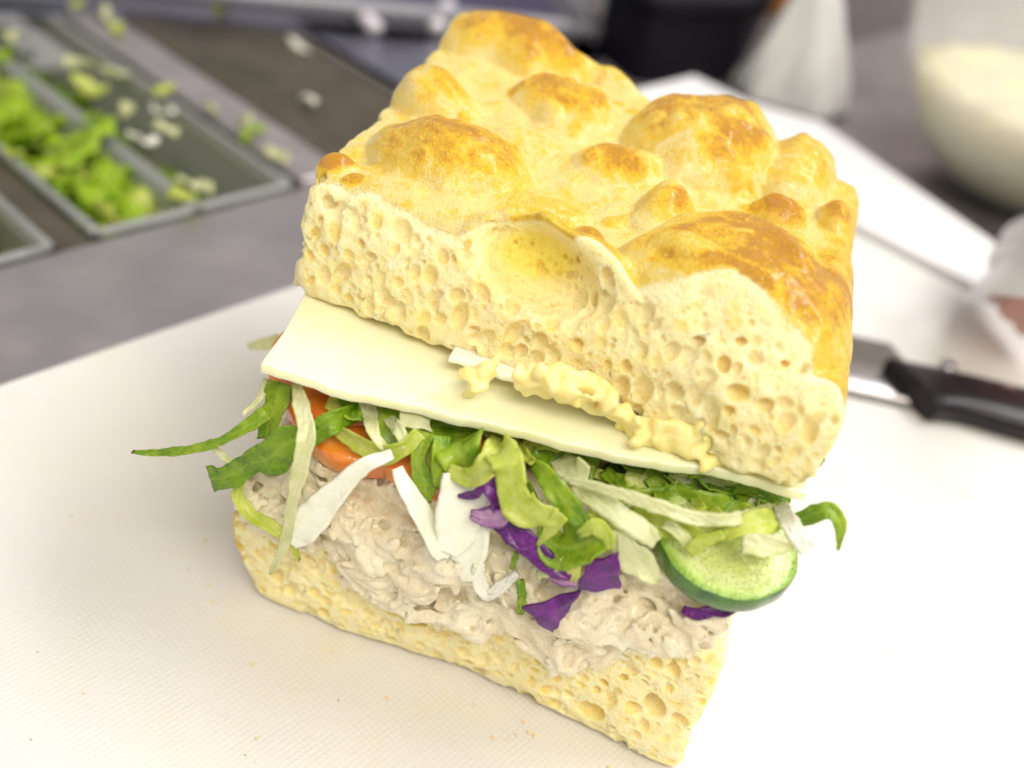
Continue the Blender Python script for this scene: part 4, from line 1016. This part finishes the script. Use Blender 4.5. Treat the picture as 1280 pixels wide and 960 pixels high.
# ================================================================== background things
def tube(path, r, n=12, mat=None, name='x', parent=None, rr=None):
    Pp = catmull(np.array(path, float), max(8, len(path) * 6)); m = len(Pp)
    T = np.gradient(Pp, axis=0); T /= np.linalg.norm(T, axis=1, keepdims=True)
    up = np.array([0, 0, 1.0]); S = np.cross(T, up); S /= np.linalg.norm(S, axis=1, keepdims=True) + 1e-9; U_ = np.cross(S, T)
    R = np.full(m, r) if rr is None else np.interp(np.linspace(0, 1, m), np.linspace(0, 1, len(rr)), rr)
    V = []; Fc = []
    for i in range(m):
        for k in range(n):
            a = 2 * math.pi * k / n; V.append(Pp[i] + S[i] * R[i] * math.cos(a) + U_[i] * R[i] * math.sin(a))
    for i in range(m - 1):
        for k in range(n):
            a, b = i * n + k, i * n + (k + 1) % n; Fc.append((a, a + n, b + n, b))
    Fc.append(tuple(range(n))); Fc.append(tuple(range((m - 1) * n, m * n))[::-1])
    return mesh(name, V, Fc, mat, parent)

def build_knife():
    root = empty('knife', (0, 0, 0), 'kitchen knife with black riveted handle lying on the board behind the sandwich', 'knife')
    bl = simple('blade steel', (.42, .39, .39), .3, 1.0, 3, (.5, .47, .47))
    hd = simple('black handle', (.008, .006, .009), .3, 0, 2, (.014, .009, .012), spec=.3)
    rv = simple('rivet steel', (.5, .48, .5), .3, 1.0)
    # blade in plan: spine line and cutting edge
    s0, s1 = at(1112, 432, .45), at(1000, 408, .45)     # spine from handle to point
    e0, e1 = at(1185, 520, .12), at(1052, 491, .12)
    sp_dir = s1 - s0; ed_dir = e1 - e0
    n = 14; V = []; Fc = []
    for i in range(n):
        t = i / (n - 1) * 2.3
        a = s0 + sp_dir * t; bb = e0 + ed_dir * t
        if t > 1.1: k = ((t - 1.1) / 1.2) ** 2 * .9; a = a + (bb - a) * k
        a = a.copy(); a[2] = .42; bb = bb.copy(); bb[2] = .06; mid = bb + (a - bb) * .16; mid[2] = .2
        V += [a + [0, 0, .12], mid + [0, 0, .05], bb, mid - [0, 0, .05], a - [0, 0, .12]]
    for i in range(n - 1):
        for k in range(5):
            a, b = i * 5 + k, i * 5 + (k + 1) % 5; Fc.append((a, b, b + 5, a + 5))
    Fc.append((0, 4, 3, 2, 1)); Fc.append(tuple((n - 1) * 5 + k for k in range(5)))
    mesh('blade', V, Fc, bl, root)
    ed = []
    p = [at(1112, 436, 1.0), at(1180, 517, .6)]
    top = [at(1108, 432, 1.1), at(1140, 436, 1.2), at(1200, 447, 1.25), at(1290, 468, 1.25), at(1420, 500, 1.2)]
    bot = [at(1182, 515, .9), at(1196, 510, 1.0), at(1225, 514, 1.0), at(1290, 533, 1.0), at(1420, 566, 1.0)]
    Tt, Bb = catmull(np.array(top), 30), catmull(np.array(bot), 30)
    V = []; Fc = []; K = 14
    for a, b in zip(Tt, Bb):
        c = (a + b) / 2; hw = (a - b) / 2 * .86; hw[2] = 0; c[2] = .55
        for k in range(K):
            t = 2 * math.pi * k / K; V.append(c + hw * np.sign(math.cos(t)) * abs(math.cos(t)) ** .6 + np.array([0, 0, .50 * np.sign(math.sin(t)) * abs(math.sin(t)) ** .7]))
    for i in range(29):
        for k in range(K):
            a, b = i * K + k, i * K + (k + 1) % K; Fc.append((a, a + K, b + K, b))
    Fc.append(tuple(range(K))); Fc.append(tuple(range(29 * K, 30 * K))[::-1])
    mesh('handle', V, Fc, hd, root)
    for (px, py) in ((1186, 455), (1262, 485), (1199, 484)):
        c = at(px, py, 1.0); V, Fc = lathe([(0, c[2] + .03), (.22, c[2] + .03), (.3, c[2]), (.3, c[2] - .15)], 20, (c[0], c[1])); mesh('rivet', V, Fc, rv, root)

def build_wells():
    """refrigerated wells left of the counter: steel dividers and clear pans of shredded lettuce"""
    m_clear = simple('scratched clear plastic pan', (.50, .52, .46), .18, 0, spec=.6, alpha=.30)
    m_in = simple('pan well steel', (.10, .095, .08), .5, .6)
    m_olive = simple('olive tinted pan bottom', (.28, .30, .10), .5, 0, .4, (.36, .37, .16))
    z0 = ZC
    well = frame_box('prep_well', -75, S_EDGE - .05, -20, 60, z0 - 24, z0 - 20, m_in, 0)
    tag(well, 'dark steel bottom of the cold wells left of the counter', kind='structure')
    tr = lambda px, py, z=z0: st(at(px, py, z))
    # divider rails: run along s, ends at the counter edge
    def rail(t0, t1, zt, lab, mat=M_STEEL_D, dz=2.0, cat='rail'):
        o = frame_box('divider_rail', -75, S_EDGE - .05, t0, t1, zt - dz, zt, mat, .12); tag(o, lab, cat, 'steel rails between the lettuce pans')
    rail(4.7, 6.0, z0 - .2, 'brownish steel rail between the two nearest lettuce pans')
    rail(15.0, 17.2, z0 + .25, 'steel rail behind the olive green pan with a dark gap before it', M_STEEL)
    rail(-20, -18, z0 - .2, 'steel rail at the near end of the wells')
    lid = frame_box('stainless_tray', -75, S_EDGE + 1.0, 17.4, 25.0, z0 - 1.0, z0 + .15, M_STEEL_D, .2)
    tag(lid, 'dull olive grey steel cover behind the lettuce pans, with scattered bits', 'tray')
    def pan(t0, t1, depth, lab, zt=z0 - .1, s0=-52, s1=S_EDGE - .4, mat=m_clear):
        root = empty('lettuce_pan', (0, 0, 0), lab, 'food pan', 'clear lettuce pans')
        w = .25
        frame_box('side', s0, s1, t0, t0 + w, zt - depth, zt, mat, .08, root, 2); frame_box('side', s0, s1, t1 - w, t1, zt - depth, zt, mat, .08, root, 2)
        frame_box('end', s1 - w, s1, t0 + w + .01, t1 - w - .01, zt - depth, zt, mat, .08, root, 2); frame_box('end', s0, s0 + w, t0 + w + .01, t1 - w - .01, zt - depth, zt, mat, .08, root, 2)
        frame_box('bottom', s0, s1, t0, t1, zt - depth - .3, zt - depth - .02, m_olive, .05, root, 2)
        P4 = [xy(s0, t0 - .1), xy(s1, t0 - .1), xy(s1 + .1, t1 + .1), xy(s0, t1 + .1)]
        rim = simple('pan rim', (.30, .31, .30), .25, 0, spec=.6, alpha=.75)
        for a, b in ((P4[0], P4[1]), (P4[1], P4[2]), (P4[2], P4[3])):
            tube([(*a, zt + .05), ((a[0] + b[0]) / 2, (a[1] + b[1]) / 2, zt + .05), (*b, zt + .05)], .2, 8, rim, 'rim', root)
    pan(-17.5, 4.3, 10, 'nearest clear pan heaped with yellow green shredded lettuce at the left frame edge')
    pan(6.3, 9.9, 9, 'narrow clear pan of bright green lettuce in the middle of the wells')
    pan(10.4, 14.4, 3.5, 'clear olive tinted pan with loose pale lettuce scraps')
    def heap(s0, s1, t0, t1, zb, zt, n, mats, lab, seed, big=1.0):
        g = np.random.default_rng(seed); acc = {}
        for i in range(n):
            s_, t_ = g.uniform(s0, s1), g.uniform(t0, t1); x_, y_ = xy(s_, t_); c = np.array([x_, y_, g.uniform(zb, zt)])
            d = raxis(g.normal(size=3) * np.array([1, 1, .4])) * g.uniform(.6, 1.8) * big
            C = catmull(np.array([c - d, c + g.normal(size=3) * .35, c + d]), 10); C[:, 2] = np.clip(C[:, 2], zb, zt + .8)
            W = np.full(10, g.uniform(.4, 1.4) * big) * np.sin(np.linspace(.35, 2.8, 10)) ** .5
            V, Fc, UV = strip_geo(C, W, np.tile(raxis(g.normal(size=3) * np.array([1, 1, .5])), (10, 1)), .06, .18, seed * 1000 + i, .1, 6)
            k = mats[i % len(mats)]; A = acc.setdefault(k.name, (k, [], [], [])); off = sum(len(v) for v in A[1])
            A[1].append(V); A[2].extend([tuple(q + off for q in f) for f in Fc]); A[3].append(UV)
        for k, (mt, a, f, u) in acc.items():
            tag(mesh('lettuce_heap', np.concatenate(a), f, mt, uv=np.concatenate(u)), lab + (' (paler shreds)' if mt is M_PALE or mt is M_LIME else ''), 'lettuce', kind='stuff')
    heap(-45, S_EDGE - 1.2, -6, 3.8, z0 - 3.0, z0 + .3, 280, [M_LIME, M_LIME, M_BRIGHT], 'heap of shredded lettuce filling the nearest pan', 3)
    heap(-50, S_EDGE - 1.2, 6.8, 9.3, z0 - 2.6, z0 + .3, 260, [M_BRIGHT, M_BRIGHT, M_LIME], 'bright shredded lettuce filling the narrow pan', 4)
    heap(-50, S_EDGE - 1.0, 10.8, 14.0, z0 - 3.6, z0 - 3.2, 130, [M_GREEN, M_DARK], 'dark lettuce at the bottom of the olive pan', 5)
    # loose scraps one can count
    scraps = [(100, 80, M_PALE), (140, 88, M_PALE), (112, 100, M_LIME), (205, 135, M_ONION), (160, 140, M_PALE), (148, 38, M_LIME), (135, 22, M_PALE), (95, 8, M_LIME), (205, 110, M_LIME), (268, 140, M_PALE), (300, 160, M_PALE), (318, 168, M_GREEN), (225, 240, M_LIME), (178, 170, M_ONION),
              (208, 160, M_PALE), (372, 55, M_ONION), (385, 125, M_ONION), (272, 12, M_LIME), (12, 40, M_PALE), (240, 225, M_PALE), (16, 188, M_LIME), (345, 195, M_PALE), (115, 158, M_GREEN)]
    wh = ['beside the white rim', 'near the top left corner', 'on the olive pan', 'on the rail', 'in front of the dark gap']
    g = np.random.default_rng(15)
    SCRAP = ['pale blurred scrap, upper one of the cluster over the olive pan at the left', 'pale scrap at the right end of the cluster over the olive pan', 'lime scrap at the bottom of the cluster over the olive pan',
        'whitish round scrap in the middle of the olive pan', 'pale scrap on the white rim between the two clear pans', 'yellow green scrap at the upper end of the dark gap', 'pale scrap just left of the upper end of the dark gap',
        'lime shred hanging in from the top frame edge', 'long lime shred lying above the whitish scrap in the olive pan', 'pale faint scrap in the olive pan halfway to the bread', 'pale scrap nearest the bread in the olive pan but one',
        'green scrap at the lower right end of the dark gap', 'lime scrap on the counter end of the clear pans, left one', 'whitish scrap on the white rim above the counter end', 'pale scrap hanging over the white rim right of its bend',
        'whitish crumb high on the grey cover near the bread', 'whitish crumb on the grey cover just above the dark green end of the gap', 'lime shred lying across the grey cover at the top frame edge', 'pale scrap at the left frame edge under the curved rim',
        'pale scrap on the counter end of the clear pans, right one', 'single lime crumb on the brownish rail at the left', 'faint pale scrap at the counter end of the olive pan', 'small green scrap between the rim and the bright lettuce']
    for i, (px, py, mt) in enumerate(scraps):
        c = at(px, py, z0 + .45); a = g.uniform(0, 6.28); d = np.array([math.cos(a), math.sin(a), .15]) * g.uniform(.35, .8)
        C = catmull(np.array([c - d, c + g.normal(size=3) * .25, c + d]), 12); W = np.full(12, g.uniform(.3, .7)) * np.sin(np.linspace(.4, 2.8, 12)) ** .5
        V, Fc, UV = strip_geo(C, W, np.tile(raxis(g.normal(size=3) * np.array([1, 1, .3])), (12, 1)), .08, .12, 900 + i, .15, 7)
        tag(mesh('lettuce_scrap', V, Fc, mt, uv=UV), SCRAP[i], 'lettuce', 'loose lettuce scraps on the wells')

def build_back():
    # clear plastic tub behind the wells
    m_tub = simple('smoky clear plastic tub', (.30, .30, .38), .15, 0, spec=.7)
    m_rim = simple('tub rim plastic', (.24, .235, .27), .2, 0, spec=.7)
    m_blk = simple('black plastic', (.006, .005, .010), .6, 0, spec=.15)
    m_navy = simple('dark tub contents', (.04, .035, .08), .4)
    zt = .4
    root = empty('storage_tub', (0, 0, 0), 'bluish clear plastic tub with a raised rim at the top edge behind the bread', 'tub')
    def quad(pxs, z, r=1.2):
        return [tuple(at(px, py, z)[:2]) for px, py in pxs]
    def rounded(poly, r, n=6):
        out = []; P_ = [np.array(p, float) for p in poly]; k = len(P_)
        for i in range(k):
            a, b, c = P_[i - 1], P_[i], P_[(i + 1) % k]
            p0 = b + (a - b) / np.linalg.norm(a - b) * r; p1 = b + (c - b) / np.linalg.norm(c - b) * r
            for t in np.linspace(0, 1, n): out.append(tuple((1 - t) ** 2 * p0 + 2 * t * (1 - t) * b + t * t * p1))
        return out
    NL, NR = np.array(at(-300, -72, zt)[:2]), np.array(at(752, 30, zt)[:2]); dr = (NR - NL) / np.linalg.norm(NR - NL); dn = np.array([-dr[1], dr[0]])
    base = [NL, NR, NR + dn * 24, NL + dn * 24]
    V, Fc = prism(rounded(base, 2.5), ZC + .01, zt - 1.2, .2); mesh('tub_wall', V, Fc, m_tub, root, False)
    inner = [NL + dr * 1.2 + dn * 1.2, NR - dr * 1.2 + dn * 1.2, NR + dn * 22.8 - dr * 1.2, NL + dn * 22.8 + dr * 1.2]
    V, Fc = prism(rounded(inner, 2.0), zt - 1.15, zt - .8, .1); mesh('contents', V, Fc, m_navy, root, False)
    ring = rounded([NL, NR, NR + dn * 24, NL + dn * 24], 2.7, 9); ring += [ring[0]]
    tube([(x_, y_, zt - .4) for x_, y_ in ring], .5, 10, m_rim, 'rim', root)
    # bowl like steel tray with bright reflections, left of the bread's top
    m_blue = mat_steel('bluish steel', (.20, .20, .27), (.30, .30, .38), .2, .35)
    V, Fc = prism([xy(-60, 25.4), xy(st(at(560, 60, ZC))[0] + 5, 25.4), tuple(at(740, 60, ZC)[:2]), tuple((NR - dn * 1.5)), tuple(NL - dn * 1.5), xy(-60, 60)], ZC + .004, ZC + .5, .1)
    o = mesh('steel_tray', V, Fc, m_blue, None, False)
    tag(o, 'bluish steel tray between the wells and the clear tub', 'tray')
    m_sp = simple('white highlight streak', (.72, .68, .74), .4)  # white tubes that imitate highlights on the bluish tray
    for (p, w) in ((((432, 4), (470, 36)), .9), (((560, 8), (545, 36)), 1.0)):
        A, B_ = at(*p[0], ZC + .9), at(*p[1], ZC + .9)
        tube([A, (A + B_) / 2 + [0, 0, .1], B_], w * .5, 8, m_sp, 'highlight_streak', None, None)
        tag(bpy.context.scene.objects[-1] if False else COL.objects[-1], ('longer white streak modelled as a highlight on the bluish tray' if p[0][0] == 432 else 'shorter white streak modelled as a highlight on the bluish tray nearer the bread'), 'highlight', 'modelled highlight streaks')
    # black appliance
    root = empty('black_bin', (0, 0, 0), 'black plastic bin with thick rim standing behind the bread', 'bin')
    q = [np.array(at(px, py, ZC)[:2]) for px, py in ((738, 66), (790, 108), (918, 104), (972, -8))]
    q += [q[3] + np.array([4, 26.]), q[0] + np.array([1.0, 45.])]
    V, Fc = prism(rounded(q, 1.2), ZC + .01, 3.4, .3); mesh('bin_body', V, Fc, m_blk, root, False)
    cc = sum(q) / len(q); ring = rounded([cc + (p - cc) * 1.02 for p in q], 1.3, 7); ring += [ring[0]]
    tube([(x_, y_, 3.4) for x_, y_ in ring], .5, 10, m_blk, 'rim', root)
    # orange handle bit
    c = at(984, 22, ZC)
    m_or = simple('orange plastic', (.55, .22, .03), .4)
    V, Fc = box_mesh(-1.4, 1.4, -1.6, 1.6, ZC, 4, .5); tag(mesh('orange_cap_bottle', V + np.array([c[0], c[1], 0]), Fc, m_or), 'orange brown container just right of the black bin', 'container')
    # crumpled white bag
    m_bag = simple('white plastic bag', (.74, .73, .72), .45, 0, .4, (.66, .66, .64), sss=.2, rad=(1, 1, 1), scale=.004)
    bl, brr, tp = at(912, 118, ZC), at(1046, 146, ZC), at(985, 20, 6)
    c = at(981, 134, ZC); c = np.array([c[0], c[1] + .8, ZC]); rx = 3.3
    V = []; Fc = []; n = 48; m = 22
    for i in range(m):
        t = i / (m - 1); z_ = t * 7.4; r = rx * (1 - .80 * t ** 1.25) * (1 if t > 0 else .97)
        for k in range(n):
            a = 2 * math.pi * k / n; f = 1 + .10 * math.sin(5 * a + 3 * t) + .05 * math.sin(11 * a - 5 * t) + .04 * math.sin(17 * a + 9 * t)
            V.append((c[0] + r * f * math.cos(a) - .3 * t, c[1] + r * f * .55 * math.sin(a), ZC + .01 + z_))
    for i in range(m - 1):
        for k in range(n):
            a, b2 = i * n + k, i * n + (k + 1) % n; Fc.append((a, b2, b2 + n, a + n))
    Fc.append(tuple(range(n))[::-1]); Fc.append(tuple(range((m - 1) * n, m * n)))
    tag(mesh('plastic_bag', V, Fc, m_bag), 'crumpled white plastic bag standing behind the white paper', 'bag')
    # big clear bowl with pale yellow mash
    m_glass = simple('clear bowl plastic', (.80, .79, .77), .08, 0, spec=.8, alpha=.25)
    m_mash, nt, N, L, b = new_mat('pale yellow mash'); nb = NB(nt)
    P(b, nb, col=nb.ramp(nb.noise(.5, 4, .6), [(.3, (.62, .57, .36)), (.5, (.78, .72, .46)), (.7, (.86, .78, .34))]), rough=.5, normal=nb.bump(nb.noise(1.2, 3), .6, .3))
    root = empty('mixing_bowl', (0, 0, 0), 'large clear bowl of pale yellow mash at the upper right', 'bowl')
    near = at(1230, 262, ZC)
    c = at(1266, 238, ZC); R0 = 9.6; Hh = 15
    prof = []
    for i in range(15):
        t = i / 14; a = t * math.pi / 2; prof.append((3.0 + (R0 - 3.0) * math.sin(a) ** .8, ZC + .01 + Hh * (1 - math.cos(a)) ** .9))
    full = [(0.01, ZC + .01)] + prof + [(R0 + .5, ZC + Hh + .2), (R0 + .5, ZC + Hh + .45), (R0 - .1, ZC + Hh + .4)] + [(max(r - .3, .01), z_ + .25) for r, z_ in prof[::-1]] + [(0.01, ZC + .3)]
    V, Fc = lathe(full, 56, (c[0], c[1])); mesh('bowl_shell', V, Fc, m_glass, root)
    inn = [(0.01, ZC + .35)] + [(max(r - .42, .01), z_ + .3) for r, z_ in prof[:8]]
    zt_ = inn[-1][1]; inn += [(inn[-1][0] * k, zt_ + .5 * (1 - k)) for k in (.8, .5, .2, .01)]
    V, Fc = lathe(inn, 56, (c[0], c[1])); V[:, 2] += .25 * np.sin(V[:, 0] * 1.3) * np.sin(V[:, 1] * 1.7) * (V[:, 2] > zt_ - .05)
    mesh('mash', V, Fc, m_mash, root)

def skin_chain(pts, radii, name, mat, parent, sub=2):
    me = bpy.data.meshes.new(name)
    me.from_pydata([tuple(np.array(p) * CM) for p in pts[0]], pts[1], [])
    o = bpy.data.objects.new(name, me); COL.objects.link(o); o.parent = parent
    me.materials.append(mat)
    sk = o.modifiers.new('skin', 'SKIN'); sk.use_smooth_shade = True
    for i, r in enumerate(radii): me.skin_vertices[0].data[i].radius = (r * CM, r * CM)
    me.skin_vertices[0].data[0].use_root = True
    ss = o.modifiers.new('sub', 'SUBSURF'); ss.levels = ss.render_levels = sub
    return o
def build_hand():
    """a gloved hand reaching in at the right edge"""
    skin = simple('reddened fingertips in glove', (.66, .33, .27), .35, 0, 2, (.74, .44, .36), sss=.4, rad=(1, .4, .25), scale=.004, coat=.3, coatr=.2)
    glove = simple('thin white glove plastic', (.66, .63, .62), .35, 0, 1.0, (.72, .70, .69), sss=.15, rad=(1, 1, 1), scale=.003)
    root = empty('person', (0, 0, 0), 'hand in a loose white glove reaching in at the right edge above the knife', 'person')
    k = lambda px, py, z: at(px, py, z)
    wrist = k(1420, 300, 6.0); palm = k(1350, 322, 4.6)
    V = [wrist, palm]; E = [(0, 1)]; R = [2.6, 2.5]
    tips = [((1300, 318, 3.6), (1268, 322, 2.4), (1248, 338, 1.5), 1.05), ((1315, 345, 3.6), (1278, 352, 2.4), (1246, 364, 1.2), .95), ((1330, 370, 3.6), (1295, 378, 2.4), (1262, 384, 1.1), .95), ((1345, 392, 3.4), (1312, 400, 2.3), (1280, 404, 1.1), .85), ((1320, 300, 4.2), (1285, 296, 3.2), (1262, 306, 2.2), 1.0)]
    fingers = []
    skin_chain((V + [k(1310, 335, 4.0)], E + [(1, 2)]), R + [2.0], 'palm', glove, root)
    for i, (a, b2, c, r) in enumerate(tips):
        pa, pb, pc = k(*a), k(*b2), k(*c)
        skin_chain(([palm + (pa - palm) * .35, pa, pb, pc], [(0, 1), (1, 2), (2, 3)]), [r * 1.1, r * 1.0, r * .92, r * .78], 'finger', skin if i in (1, 2, 3) else glove, root)
    # loose cuff of the glove draped over the knuckles
    V = []; Fc = []; n = 28; path = catmull(np.array([k(1218, 352, 1.2), k(1240, 340, 2.6), k(1275, 325, 4.4), k(1330, 312, 6.0), k(1400, 300, 7.4)]), 16)
    for i, p in enumerate(path):
        t = i / 15; r = .4 + 2.5 * t ** .6
        for q in range(n):
            a = math.pi * (q / (n - 1)) * 1.1 - .1
            V.append(p + np.array([.35 * r * math.cos(a), r * math.cos(a) * .9, r * math.sin(a) * .6 - .6]) * (1 + .08 * math.sin(6 * a + 7 * t)))
    for i in range(15):
        for q in range(n - 1):
            a = i * n + q; Fc.append((a, a + 1, a + n + 1, a + n))
    o = mesh('glove', V, Fc, glove, root); s_ = o.modifiers.new('th', 'SOLIDIFY'); s_.thickness = .08 * CM

def build_crumbs():
    g = np.random.default_rng(31); V = []; Fc = []
    spots = [(g.uniform(-.6, 10.8), -abs(g.normal() * .5) - .25) for _ in range(16)] + [(-.9 + g.normal() * .3, g.uniform(-.3, 3)) for _ in range(6)] + [at(g.uniform(40, 330), g.uniform(820, 950), 0)[:2] for _ in range(3)]
    for x_, y_ in spots:
        r = g.uniform(.018, .05); o = len(V)
        for a in range(3):
            for k in range(6):
                t = k * math.pi / 3 + g.normal() * .2; q = (.7, 1.0, .5)[a]; V.append((x_ + r * q * math.cos(t), y_ + r * q * math.sin(t), .003 + r * (0, .6, 1.2)[a]))
        for a in range(2):
            for k in range(6): Fc.append((o + a * 6 + k, o + a * 6 + (k + 1) % 6, o + a * 6 + 6 + (k + 1) % 6, o + a * 6 + 6 + k))
        Fc.append(tuple(o + 12 + k for k in range(6)))
    tag(mesh('crumbs', V, Fc, simple('crumb dust', (.84, .70, .42), .7, 0, 40, (.72, .52, .24)), smooth=False), 'tiny bread crumbs lying on the board around the lower bread', 'crumbs', kind='stuff')
build_crumbs()
build_knife()
build_wells()
build_back()
build_hand()
